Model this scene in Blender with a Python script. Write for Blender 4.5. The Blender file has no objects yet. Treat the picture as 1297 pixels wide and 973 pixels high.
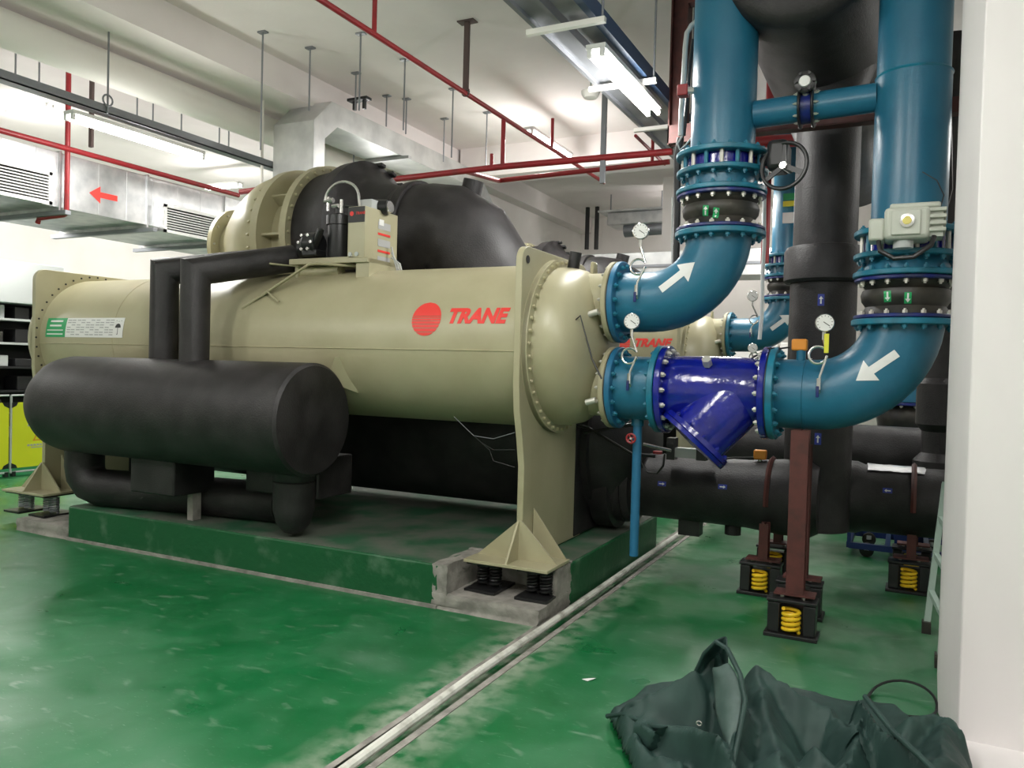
import bpy, bmesh, math, random
from mathutils import Vector, Matrix, Quaternion
from mathutils.bvhtree import BVHTree
random.seed(7)
PI = math.pi
V = Vector
S = bpy.context.scene
COL = S.collection

# ---------------------------------------------------------------- camera
FPX, CAMZ = 1005.0, 1.55
RM = Matrix(((0.89549595, 0.03372679, -0.44378994),
             (0.44425962, -0.00760381, 0.89586582),
             (0.02684018, -0.99940216, -0.02179263)))      # columns: right, down, forward
cam = bpy.data.objects.new('camera', bpy.data.cameras.new('camera'))
COL.objects.link(cam)
m = Matrix.Identity(4)
for i in range(3):
    m[i][0] = RM[i][0]; m[i][1] = -RM[i][1]; m[i][2] = -RM[i][2]
m[2][3] = CAMZ
cam.matrix_world = m
cam.data.sensor_width = 36.0
cam.data.lens = 36.0 * FPX / 1297
cam.data.clip_start = 0.05
S.camera = cam

def at(px, py, **k):
    """world point seen at a pixel of the photograph, on the plane x=, y= or z="""
    r = RM @ V((px - 648.5, py - 486.5, FPX))
    (a, v), = k.items(); i = 'xyz'.index(a)
    c = V((0, 0, CAMZ))
    return c + r * ((v - c[i]) / r[i])

# ---------------------------------------------------------------- world, exposure
w = bpy.data.worlds.new('world'); S.world = w; w.use_nodes = True
w.node_tree.nodes['Background'].inputs[0].default_value = (0.93, 0.97, 1.0, 1)
w.node_tree.nodes['Background'].inputs[1].default_value = 0.25
S.view_settings.view_transform = 'Standard'
S.view_settings.look = 'None'
S.view_settings.gamma = 1
S.view_settings.use_curve_mapping = False
S.view_settings.exposure = 0.22
LAMP = 33.0          # watts per tube fixture

# ---------------------------------------------------------------- materials
MATS = {}
def mat(name, col, rough=.5, metal=0, col2=None, nscale=3, bump=0, bscale=60, emit=0, coat=0, thr=(.4, .65), detail=6, spec=.5, stretch=None, alpha=1):
    if name in MATS: return MATS[name]
    M = bpy.data.materials.new(name); M.use_nodes = True
    nt = M.node_tree; N = nt.nodes; L = nt.links
    b = N['Principled BSDF']
    b.inputs['Base Color'].default_value = (*col, 1)
    b.inputs['Roughness'].default_value = rough
    b.inputs['Metallic'].default_value = metal
    b.inputs['Specular IOR Level'].default_value = spec
    if coat:
        b.inputs['Coat Weight'].default_value = coat; b.inputs['Coat Roughness'].default_value = .12
    if emit:
        b.inputs['Emission Color'].default_value = (*col, 1); b.inputs['Emission Strength'].default_value = emit
    tc = N.new('ShaderNodeTexCoord'); mp = N.new('ShaderNodeMapping')
    L.new(tc.outputs['Object'], mp.inputs[0])
    if stretch: mp.inputs['Scale'].default_value = stretch
    if col2:
        n = N.new('ShaderNodeTexNoise'); n.inputs['Scale'].default_value = nscale; n.inputs['Detail'].default_value = detail
        r = N.new('ShaderNodeValToRGB')
        r.color_ramp.elements[0].position = thr[0]; r.color_ramp.elements[1].position = thr[1]
        r.color_ramp.elements[0].color = (*col, 1); r.color_ramp.elements[1].color = (*col2, 1)
        L.new(mp.outputs[0], n.inputs['Vector']); L.new(n.outputs[0], r.inputs[0]); L.new(r.outputs[0], b.inputs['Base Color'])
    if bump:
        n = N.new('ShaderNodeTexNoise'); n.inputs['Scale'].default_value = bscale; n.inputs['Detail'].default_value = 4
        bp = N.new('ShaderNodeBump'); bp.inputs['Strength'].default_value = bump; bp.inputs['Distance'].default_value = .01
        L.new(mp.outputs[0], n.inputs['Vector']); L.new(n.outputs[0], bp.inputs['Height']); L.new(bp.outputs[0], b.inputs['Normal'])
    MATS[name] = M
    return M

beige   = mat('beige_paint', (.43, .40, .26), .36, col2=(.36, .33, .205), nscale=1.7, bump=.05, bscale=25)
beige_d = mat('beige_dusty', (.46, .42, .26), .5, col2=(.30, .27, .18), nscale=4, thr=(.45, .75))
black_i = mat('black_foam', (.011, .0095, .010), .52, col2=(.026, .023, .024), nscale=5, bump=.25, bscale=90)
black_m = mat('black_metal', (.012, .012, .013), .4)
blackp  = mat('black_plastic', (.015, .015, .016), .35)
rubber  = mat('rubber', (.016, .015, .014), .45, col2=(.05, .045, .035), nscale=6)
teal    = mat('teal_paint', (.014, .125, .215), .33, col2=(.022, .155, .25), nscale=2.5, bump=.08, bscale=50)
teal_f  = mat('teal_flange', (.012, .19, .29), .38, col2=(.02, .13, .19), nscale=9)
blue    = mat('navy_gloss', (.006, .012, .27), .16, col2=(.004, .008, .19), nscale=6, bump=.35, bscale=22, coat=.6)
blue_f  = mat('navy_ring', (.012, .022, .17), .3, col2=(.02, .03, .10), nscale=12)
ltblue  = mat('light_blue_paint', (.02, .15, .29), .4)
steel   = mat('galvanised', (.62, .62, .62), .36, .75, col2=(.46, .47, .48), nscale=6, bump=.06, bscale=12)
steel_w = mat('duct_sheet', (.66, .67, .66), .42, .55, col2=(.5, .51, .51), nscale=3, bump=.08, bscale=6)
steel_d = mat('tray_steel', (.26, .27, .29), .45, .5, col2=(.25, .26, .28), nscale=8)
chrome  = mat('chrome', (.75, .74, .72), .2, .9)
boltm   = mat('zinc_bolt', (.62, .60, .54), .4, .5)
rust    = mat('red_primer', (.10, .027, .022), .6, col2=(.06, .020, .016), nscale=14, thr=(.4, .7))
redp    = mat('fire_red', (.34, .022, .028), .42, col2=(.20, .03, .03), nscale=7, thr=(.5, .8))
whitew  = mat('white_wall', (.85, .81, .78), .8, col2=(.79, .75, .72), nscale=1.5)
ceilm   = mat('ceiling_paint', (.84, .79, .77), .85, col2=(.77, .72, .70), nscale=1.1, bump=.1, bscale=40)
whitep  = mat('white_insulation', (.86, .83, .78), .6)
colm    = mat('column_plaster', (.84, .80, .80), .75, col2=(.77, .73, .73), nscale=1.6, stretch=(1, 1, .4), bump=.15, bscale=7)
concr   = mat('concrete', (.33, .31, .28), .85, col2=(.20, .19, .17), nscale=9, bump=.6, bscale=30)
greym   = mat('grey_enamel', (.45, .47, .46), .4)
actm    = mat('actuator_grey', (.50, .52, .45), .38)
dark    = mat('dark_void', (.01, .01, .01), .6)
yellow  = mat('yellow_spring', (.85, .55, .02), .35)
yelb    = mat('yellow_board', (.72, .74, .02), .45)
yeltag  = mat('yellow_tag', (.75, .72, .05), .5)
orange  = mat('orange_box', (.75, .28, .03), .45)
white   = mat('white_print', (.82, .82, .80), .5)
redink  = mat('red_print', (.80, .045, .035), .45)
greenp  = mat('green_print', (.02, .36, .12), .45)
blackink= mat('black_print', (.03, .03, .03), .5)
greyink = mat('grey_print', (.42, .42, .42), .5)
bluetag = mat('blue_tag', (.03, .05, .35), .5)
wearm   = mat('white_conduit', (.70, .70, .64), .5, col2=(.33, .32, .28), nscale=7, thr=(.5, .7))
foil    = mat('foil_tape', (.45, .45, .45), .35, .8, bump=.5, bscale=40)
dkblue  = mat('trolley_blue', (.012, .03, .14), .4)
ladderm = mat('ladder_green', (.30, .40, .34), .5)
glassd  = mat('lamp_diffuser', (1, .995, .96), .4, emit=9)
lampw   = mat('tube_light', (1, 1, .97), .4, emit=14)
warm    = mat('flame_lens', (.75, .65, .2), .2)

def floor_material():
    M = bpy.data.materials.new('green_epoxy'); M.use_nodes = True
    nt = M.node_tree; N = nt.nodes; L = nt.links; b = N['Principled BSDF']
    tc = N.new('ShaderNodeTexCoord')
    def noise(scale, det, sx=1, sy=1, dist=0, rot=0):
        mp = N.new('ShaderNodeMapping'); mp.inputs['Scale'].default_value = (sx, sy, 1); mp.inputs['Rotation'].default_value[2] = rot
        n = N.new('ShaderNodeTexNoise'); n.inputs['Scale'].default_value = scale; n.inputs['Detail'].default_value = det
        n.inputs['Distortion'].default_value = dist
        L.new(tc.outputs['Object'], mp.inputs[0]); L.new(mp.outputs[0], n.inputs['Vector']); return n.outputs[0]
    def ramp(o, a, bb):
        r = N.new('ShaderNodeMapRange'); r.inputs[1].default_value = a; r.inputs[2].default_value = bb; L.new(o, r.inputs[0]); return r.outputs[0]
    def mul(a, c):
        r = N.new('ShaderNodeMath'); r.operation = 'MULTIPLY'
        for i, q in enumerate((a, c)):
            if isinstance(q, float): r.inputs[i].default_value = q
            else: L.new(q, r.inputs[i])
        return r.outputs[0]
    def mix(f, a, c):
        x = N.new('ShaderNodeMix'); x.data_type = 'RGBA'
        if isinstance(f, float): x.inputs[0].default_value = f
        else: L.new(f, x.inputs[0])
        for i, q in ((6, a), (7, c)):
            if isinstance(q, tuple): x.inputs[i].default_value = (*q, 1)
            else: L.new(q, x.inputs[i])
        return x.outputs[2]
    base = mix(ramp(noise(1.6, 6), .30, .70), (.003, .115, .029), (.006, .150, .044))
    dust = mix(mul(ramp(noise(4.5, 14, 1, 1, .3), .42, .78), .40), base, (.05, .20, .095))
    scuff = mix(mul(ramp(noise(7, 14, 1, 2.2, .5, .5), .60, .78), .6), dust, (.23, .33, .25))
    scuff = mix(mul(ramp(noise(30, 6, 1, 5, .3, .4), .66, .74), .5), scuff, (.30, .42, .32))
    # worn pale strip along the floor groove at x = -1.85 and dusty ground east of it
    sx = N.new('ShaderNodeSeparateXYZ'); L.new(tc.outputs['Object'], sx.inputs[0])
    d = N.new('ShaderNodeMath'); d.operation = 'ADD'; d.inputs[1].default_value = 1.85; L.new(sx.outputs[0], d.inputs[0])
    a = N.new('ShaderNodeMath'); a.operation = 'ABSOLUTE'; L.new(d.outputs[0], a.inputs[0])
    near = ramp(a.outputs[0], .30, .06)
    grit = ramp(noise(9, 10, 1, 1), .36, .60)
    out = mix(mul(mul(near, grit), .8), scuff, (.36, .40, .32))
    far = N.new('ShaderNodeMapRange'); far.inputs[1].default_value = 3.9; far.inputs[2].default_value = 5.2
    L.new(sx.outputs[1], far.inputs[0])
    east = ramp(sx.outputs[0], -1.9, -1.2)
    out = mix(mul(mul(mul(far.outputs[0], east), ramp(noise(2.6, 13, 1, 1, .7), .36, .62)), .6), out, (.13, .21, .14))
    L.new(out, b.inputs['Base Color'])
    rr = N.new('ShaderNodeMapRange'); rr.inputs[1].default_value = .3; rr.inputs[2].default_value = .7; rr.inputs[3].default_value = .26; rr.inputs[4].default_value = .50
    L.new(noise(2.2, 8, 1, 1, .6), rr.inputs[0]); L.new(rr.outputs[0], b.inputs['Roughness'])
    bp = N.new('ShaderNodeBump'); bp.inputs['Strength'].default_value = .10; bp.inputs['Distance'].default_value = .006
    L.new(noise(14, 6), bp.inputs['Height']); L.new(bp.outputs[0], b.inputs['Normal'])
    b.inputs['Specular IOR Level'].default_value = .5
    return M
floorm = floor_material()
plinth_g = mat('plinth_green', (.004, .088, .026), .5, col2=(.09, .18, .11), nscale=5, thr=(.56, .76), bump=.3, bscale=25, detail=10)
plinth_t = mat('plinth_top', (.02, .10, .045), .7, col2=(.11, .13, .10), nscale=3, thr=(.38, .6), detail=10)
tarpm2 = mat('tarp_underside', (.035, .07, .06), .6, col2=(.06, .10, .088), nscale=14)
tarpm = mat('tarp_green', (.007, .031, .026), .62, col2=(.016, .050, .041), nscale=5, bump=.15, bscale=500)

# ---------------------------------------------------------------- mesh builder
def basis(d):
    d = V(d).normalized()
    a = V((0, 0, 1)) if abs(d.z) < .9 else V((1, 0, 0))
    u = d.cross(a).normalized(); return u, d.cross(u).normalized(), d
class B:
    def __init__(s): s.v = []; s.f = []
    def add(s, vs, fs):
        n = len(s.v); s.v += [V(p) for p in vs]; s.f += [tuple(i + n for i in f) for f in fs]; return s
    def box(s, lo, hi, rz=0, c=None):
        vs = [V((x, y, z)) for x in (lo[0], hi[0]) for y in (lo[1], hi[1]) for z in (lo[2], hi[2])]
        if rz:
            c = V(c) if c else (V(lo) + V(hi)) / 2; R = Matrix.Rotation(rz, 3, 'Z'); vs = [R @ (p - c) + c for p in vs]
        return s.add(vs, [(0, 1, 3, 2), (4, 6, 7, 5), (0, 4, 5, 1), (2, 3, 7, 6), (0, 2, 6, 4), (1, 5, 7, 3)])
    def bar(s, p, q, w, h, up=(0, 0, 1)):
        p, q, up = V(p), V(q), V(up); d = (q - p).normalized(); u = d.cross(up).normalized(); k = u.cross(d)
        vs = [e + u * a * w / 2 + k * c * h / 2 for e in (p, q) for a, c in ((-1, -1), (1, -1), (1, 1), (-1, 1))]
        return s.add(vs, [(3, 2, 1, 0), (4, 5, 6, 7), (0, 1, 5, 4), (1, 2, 6, 5), (2, 3, 7, 6), (3, 0, 4, 7)])
    def lathe(s, o, d, prof, n=48, cap=True):
        o = V(o); u, k, d = basis(d); vs = []; fs = []
        for t, r in prof:
            for i in range(n):
                a = 2 * PI * i / n; vs.append(o + d * t + (u * math.cos(a) + k * math.sin(a)) * max(r, 1e-4))
        for j in range(len(prof) - 1):
            for i in range(n):
                a, b = j * n + i, j * n + (i + 1) % n; fs.append((a, b, b + n, a + n))
        if cap:
            fs.append(tuple(range(n))[::-1]); fs.append(tuple(range((len(prof) - 1) * n, len(prof) * n)))
        return s.add(vs, fs)
    def cyl(s, p, q, r, r2=None, n=24):
        p, q = V(p), V(q); return s.lathe(p, q - p, [(0, r), ((q - p).length, r if r2 is None else r2)], n)
    def tube(s, pts, r, n=12, closed=False, caps=True):
        pts = [V(p) for p in pts]; N = len(pts); rs = r if isinstance(r, (list, tuple)) else [r] * N
        tang = []
        for i in range(N):
            a = pts[(i - 1) % N] if closed or i else pts[0]; b = pts[(i + 1) % N] if closed or i < N - 1 else pts[-1]
            tang.append((b - a).normalized())
        u, k, _ = basis(tang[0]); vs = []; fs = []
        for i in range(N):
            if i:
                q = tang[i - 1].rotation_difference(tang[i]); u = q @ u
            u = (u - tang[i] * u.dot(tang[i])).normalized(); k = tang[i].cross(u)
            for j in range(n):
                a = 2 * PI * j / n; vs.append(pts[i] + (u * math.cos(a) + k * math.sin(a)) * rs[i])
        for i in range(N if closed else N - 1):
            i2 = (i + 1) % N
            for j in range(n):
                j2 = (j + 1) % n; fs.append((i * n + j, i * n + j2, i2 * n + j2, i2 * n + j))
        if not closed and caps:
            fs.append(tuple(range(n))[::-1]); fs.append(tuple(range((N - 1) * n, N * n)))
        return s.add(vs, fs)
    def prism(s, poly, ex):
        ex = V(ex); n = len(poly); vs = [V(p) for p in poly] + [V(p) + ex for p in poly]
        return s.add(vs, [tuple(range(n))[::-1], tuple(range(n, 2 * n))] + [(i, (i + 1) % n, (i + 1) % n + n, i + n) for i in range(n)])
    def obj(s, name, m, parent=None, bevel=0, smooth=True, kind=None, label=None, angle=35):
        me = bpy.data.meshes.new(name)
        base = root_of(parent).location if parent else V((0, 0, 0))
        me.from_pydata([tuple(p - base) for p in s.v], [], s.f); me.update()
        bm = bmesh.new(); bm.from_mesh(me); bmesh.ops.recalc_face_normals(bm, faces=bm.faces); bm.to_mesh(me); bm.free()
        if smooth:
            for p in me.polygons: p.use_smooth = True
            me.set_sharp_from_angle(angle=math.radians(angle))
        me.materials.append(m)
        o = bpy.data.objects.new(name, me); COL.objects.link(o)
        if parent: o.parent = parent
        if bevel:
            md = o.modifiers.new('bevel', 'BEVEL'); md.width = bevel; md.segments = 2; md.limit_method = 'ANGLE'; md.angle_limit = math.radians(50)
        if kind: o['kind'] = kind
        if label: o['label'] = label
        return o
def root_of(o):
    while o.parent: o = o.parent
    return o
def thing(name, label, cat, loc=(0, 0, 0), group=None):
    o = bpy.data.objects.new(name, None); o.empty_display_size = .1; COL.objects.link(o); o.location = loc
    o['label'] = label; o['category'] = cat
    if group: o['group'] = group
    return o
def tag(o, label, cat, group=None):
    o['label'] = label; o['category'] = cat
    if group: o['group'] = group
    return o
def kids(o): return [c for c in bpy.data.objects if c.parent == o]
def copy_tree(o, off=V((0, 0, 0)), top=True, label=None, skip=(), kmap=None):
    if kmap is None:
        kmap = {}
        for c in bpy.data.objects:
            if c.parent: kmap.setdefault(c.parent.name, []).append(c)
    c = o.copy(); COL.objects.link(c)
    if top:
        c.location = o.location + off
        if label: c['label'] = label
    for ch in kmap.get(o.name, []):
        if ch.name.split('.')[0] in skip: continue
        d = copy_tree(ch, top=False, kmap=kmap); d.parent = c
    return c
def struct(o): o['kind'] = 'structure'; return o

_bolt = {}
def bolt_mesh(m, r, h):
    k = (m.name, round(r, 4), round(h, 4))
    if k not in _bolt:
        b = B().cyl((0, 0, 0), (0, 0, h), r, n=6); b.cyl((0, 0, h), (0, 0, h * 1.5), r * .5, n=6)
        o = b.obj('bolt', m); _bolt[k] = o.data; bpy.data.objects.remove(o)
    return _bolt[k]
def bolts(parent, c, d, R, n, m=boltm, r=.014, h=.018, a0=0):
    """n bolts as sub-parts round a flange of centre c, facing d"""
    u, k, d = basis(d); me = bolt_mesh(m, r, h); base = root_of(parent).location
    q = V((0, 0, 1)).rotation_difference(d)
    for i in range(n):
        a = a0 + 2 * PI * i / n
        o = bpy.data.objects.new('bolt', me); COL.objects.link(o); o.parent = parent
        o.location = V(c) + (u * math.cos(a) + k * math.sin(a)) * R - base
        o.rotation_mode = 'QUATERNION'; o.rotation_quaternion = q
def flange(parent, c, d, R, ri, t, m, n=16, bm=boltm, side=1, name='flange', br=.014):
    """ring flange of thickness t starting at c and growing along d"""
    d = V(d).normalized(); c = V(c)
    f = B().lathe(c, d, [(0, ri), (0, R - .006), (.005, R), (t - .005, R), (t, R - .006), (t, ri)], 56, cap=False).obj(name, m, parent)
    if n:
        if side >= 0: bolts(f, c + d * t, d, R - .035, n, bm, br)
        if side <= 0: bolts(f, c, -d, R - .035, n, bm, br)
    return f

# ---------------------------------------------------------------- decals projected on real surfaces
def bvh(o):
    me = o.data; M4 = Matrix.Translation(root_of(o).location if o.parent else V((0, 0, 0)))
    return BVHTree.FromPolygons([M4 @ v.co for v in me.vertices], [tuple(p.vertices) for p in me.polygons])
def decal(name, polys, o, u, v, trees, m, parent, off=.003, cell=.02, label=None):
    """polys: 2D outlines in the frame (o, u, v); pressed on the surface along u x v; each outline is sliced fine enough to follow it"""
    o, u, v = V(o), V(u).normalized(), V(v).normalized(); nn = u.cross(v).normalized()
    if not isinstance(trees, list): trees = [trees]
    bm = bmesh.new()
    for poly in polys:
        vs = [bm.verts.new((p[0], p[1], 0)) for p in poly]
        try: bm.faces.new(vs)
        except ValueError: pass
    xs = [q.co.x for q in bm.verts]; ys = [q.co.y for q in bm.verts]
    for ax, lo, hi in ((0, min(xs), max(xs)), (1, min(ys), max(ys))):
        k = int((hi - lo) / cell)
        for i in range(1, k + 1):
            co = [0, 0, 0]; co[ax] = lo + (hi - lo) * i / (k + 1); no = [0, 0, 0]; no[ax] = 1
            bmesh.ops.bisect_plane(bm, geom=bm.verts[:] + bm.edges[:] + bm.faces[:], plane_co=co, plane_no=no)
    bmesh.ops.triangulate(bm, faces=bm.faces[:])
    base = root_of(parent).location
    for q in bm.verts:
        p = o + u * q.co.x + v * q.co.y; best = None
        for t in trees:
            h = t.ray_cast(p + nn * 1.0, -nn)
            if h[0] is not None and (best is None or (h[0] - p).dot(nn) > (best - p).dot(nn)): best = h[0]
        q.co = (best + nn * off if best is not None else p) - base
    bm.normal_update()
    bmesh.ops.solidify(bm, geom=bm.faces[:], thickness=-.0008)
    me = bpy.data.meshes.new(name); bm.to_mesh(me); bm.free(); me.materials.append(m)
    ob = bpy.data.objects.new(name, me); COL.objects.link(ob); ob.parent = parent
    if label: ob['label'] = label
    return ob
def rect(x0, y0, x1, y1): return [(x0, y0), (x1, y0), (x1, y1), (x0, y1)]
def circle(r, n=32, cx=0, cy=0): return [(cx + r * math.cos(2 * PI * i / n), cy + r * math.sin(2 * PI * i / n)) for i in range(n)]
ARROW = [(-.5, -.09), (.12, -.09), (.12, -.27), (.5, 0), (.12, .27), (.12, .09), (-.5, .09)]
def arrow(s, ang): c, d = math.cos(ang), math.sin(ang); return [(s * (x * c - y * d), s * (x * d + y * c)) for x, y in ARROW]
def text_polys(txt, size, shear=.25, bold=.012):
    cu = bpy.data.curves.new('t', 'FONT'); cu.body = txt; cu.size = size; cu.shear = shear; cu.offset = bold * size; cu.resolution_u = 3
    ob = bpy.data.objects.new('t', cu); COL.objects.link(ob)
    bpy.context.view_layer.update()
    me = bpy.data.meshes.new_from_object(ob.evaluated_get(bpy.context.evaluated_depsgraph_get()))
    ps = [[(me.vertices[i].co.x, me.vertices[i].co.y) for i in p.vertices] for p in me.polygons]
    bpy.data.objects.remove(ob); bpy.data.curves.remove(cu)
    return ps

# ================================================================ STRUCTURE
CZ = 4.9
GX0, GX1 = -1.905, -1.80       # floor groove
fl = B()
fl.box((-13, -3, -.25), (GX0, 18, 0)); fl.box((GX1, -3, -.25), (4, 18, 0)); fl.box((GX0, -3, -.25), (GX1, 18, -.045))
struct(fl.obj('floor', floorm, smooth=False))
struct(B().box((-13, -3, CZ), (4, 18, CZ + .2)).obj('ceiling', ceilm, smooth=False))
struct(B().box((-13.2, -3, 0), (-13, 18, CZ)).obj('wall_left', whitew, smooth=False))
struct(B().box((-7.6, 12.2, 0), (-6.6, 16.6, CZ)).obj('wall_inner', whitew, smooth=False))
struct(B().box((-13, 16.6, 0), (4, 16.8, CZ)).obj('wall_back', whitew, smooth=False))
struct(B().box((3.2, -3, 0), (3.4, 18, CZ)).obj('wall_far_right', whitew, smooth=False))
struct(B().box((-13, -3.2, 0), (4, -3, CZ)).obj('wall_front', whitew, smooth=False))
# near column at the right edge
struct(B().prism([(.186, 4.14, 0), (.247, 3.842, 0), (1.25, 3.835, 0), (1.25, 4.7, 0), (.20, 4.7, 0)], (0, 0, CZ)).obj('wall_right', colm, bevel=.006))
struct(B().box((.27, 3.0, 0), (1.25, 3.85, .025)).obj('trim_6', colm, bevel=.006))
# ceiling beams
struct(B().box((-8.0, -3, 4.55), (-6.35, 16.6, CZ)).obj('trim_1', ceilm, smooth=False))
struct(B().box((-6.3, 10.7, 4.45), (3.2, 11.2, CZ)).obj('trim_2', ceilm, smooth=False))
c0 = at(838, 300, y=13.5); c1 = at(862, 300, y=13.5)
struct(B().box((c0.x, 13.5, 0), (c1.x + .3, 14.1, CZ)).obj('trim_3', whitew, smooth=False))

# ================================================================ PLINTHS AND FLOOR RUN
def plinth(y0, lab):
    t = thing('concrete_plinth', lab, 'plinth', (-4.08, y0 + 1.3, 0), 'chiller plinths')
    b = B().box((-6.25, y0, 0), (-2.62, y0 + 2.5, .28)); b.box((-2.62, y0 + .50, 0), (-1.91, y0 + 2.5, .28))
    b.obj('base', plinth_g, t, bevel=.012)
    B().box((-6.24, y0 + .01, .2795), (-2.63, y0 + 2.49, .283)).obj('top_screed', plinth_t, t)
    B().box((-2.63, y0 + .51, .2795), (-1.92, y0 + 2.49, .283)).obj('top_screed', plinth_t, t)
    for sx, (xa, xb) in ((1, (-2.66, -1.915)), (-1, (-6.95, -6.25))):
        bb = B().box((xa, y0 + .0, 0), (xb, y0 + .50, .10))
        if sx > 0:
            bb.box((xa, y0 + .0, .1), (xa + .11, y0 + .50, .285)); bb.box((xa, y0 + .46, .1), (xb, y0 + .52, .288)); bb.box((xb - .05, y0 + .28, .1), (xb, y0 + .50, .285))
        bm = bmesh.new(); me = bpy.data.meshes.new('f')
        me.from_pydata([tuple(p) for p in bb.v], [], bb.f); bm.from_mesh(me)
        bmesh.ops.recalc_face_normals(bm, faces=bm.faces)
        bmesh.ops.subdivide_edges(bm, edges=bm.edges, cuts=5, use_grid_fill=True)
        for q in bm.verts:
            if q.co.z > .01: q.co += V([random.uniform(-.006, .006) for _ in range(3)])
            else: q.co.x += random.uniform(-.012, .012); q.co.y -= random.uniform(0, .02)
        bo = B(); bo.v = [q.co.copy() for q in bm.verts]; bm.verts.index_update(); bo.f = [tuple(q.index for q in f.verts) for f in bm.faces]
        bm.free(); bo.obj('footing', concr, t, label='bare concrete spring footing', angle=60)
    B().box((-2.62, y0 - .018, 0), (-6.25, y0 + .002, .022)).obj('skirt_joint', concr, t)
    return t
plinth(4.3, 'low green painted concrete plinth under the nearest chiller, with chipped grey corner footing')
plinth(8.9, 'green concrete plinth under the rear chiller, mostly hidden behind the black header pipe')

t = tag(B().tube([at(408, 996, z=.015), (-1.86, 3.4, .02), (-1.853, 4.6, .02), (-1.86, 6.0, .02), (-1.85, 8.6, .02)], .022, 10).obj('white_conduit', wearm),
        'worn white pipe lying in the floor groove beside the plinth', 'pipe')
g = B().box((GX1 + .0, -2.9, -.02), (GX1 + .035, 12, .004)); g.box((GX0 - .03, -2.9, -.02), (GX0, 12, .004))
struct(g.obj('trim_4', concr))

# ================================================================ CHILLER
CY, CZ0, CR = 5.1, 1.70, .565           # condenser shell axis
XR, XL = -2.20, -7.05                   # tube sheet planes
def sheet_outline(x, y0, y1, z1, zb):   # tube sheet seen along x: square with rounded top, leg below
    pts = []
    r = .10
    for a in range(0, 91, 15): pts.append((x, y0 + r - r * math.cos(math.radians(a)), z1 - r + r * math.sin(math.radians(a))))
    for a in range(0, 91, 15): pts.append((x, y1 - r + r * math.sin(math.radians(a)), z1 - r + r * math.cos(math.radians(a))))
    pts += [(x, y1, zb), (x, y0 + .11, zb), (x, y0 + .11, zb + .62), (x, y0 + .07, zb + .80), (x, y0 + .02, zb + .98), (x, y0, zb + 1.15)]
    return pts
def fit(ps, w_, h_):
    xs = [p[0] for q in ps for p in q]; ys = [p[1] for q in ps for p in q]; a, b, c, d = min(xs), max(xs), min(ys), max(ys)
    return [[((p[0] - a) / (b - a) * w_, (p[1] - c) / (d - c) * h_) for p in q] for q in ps]
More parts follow.
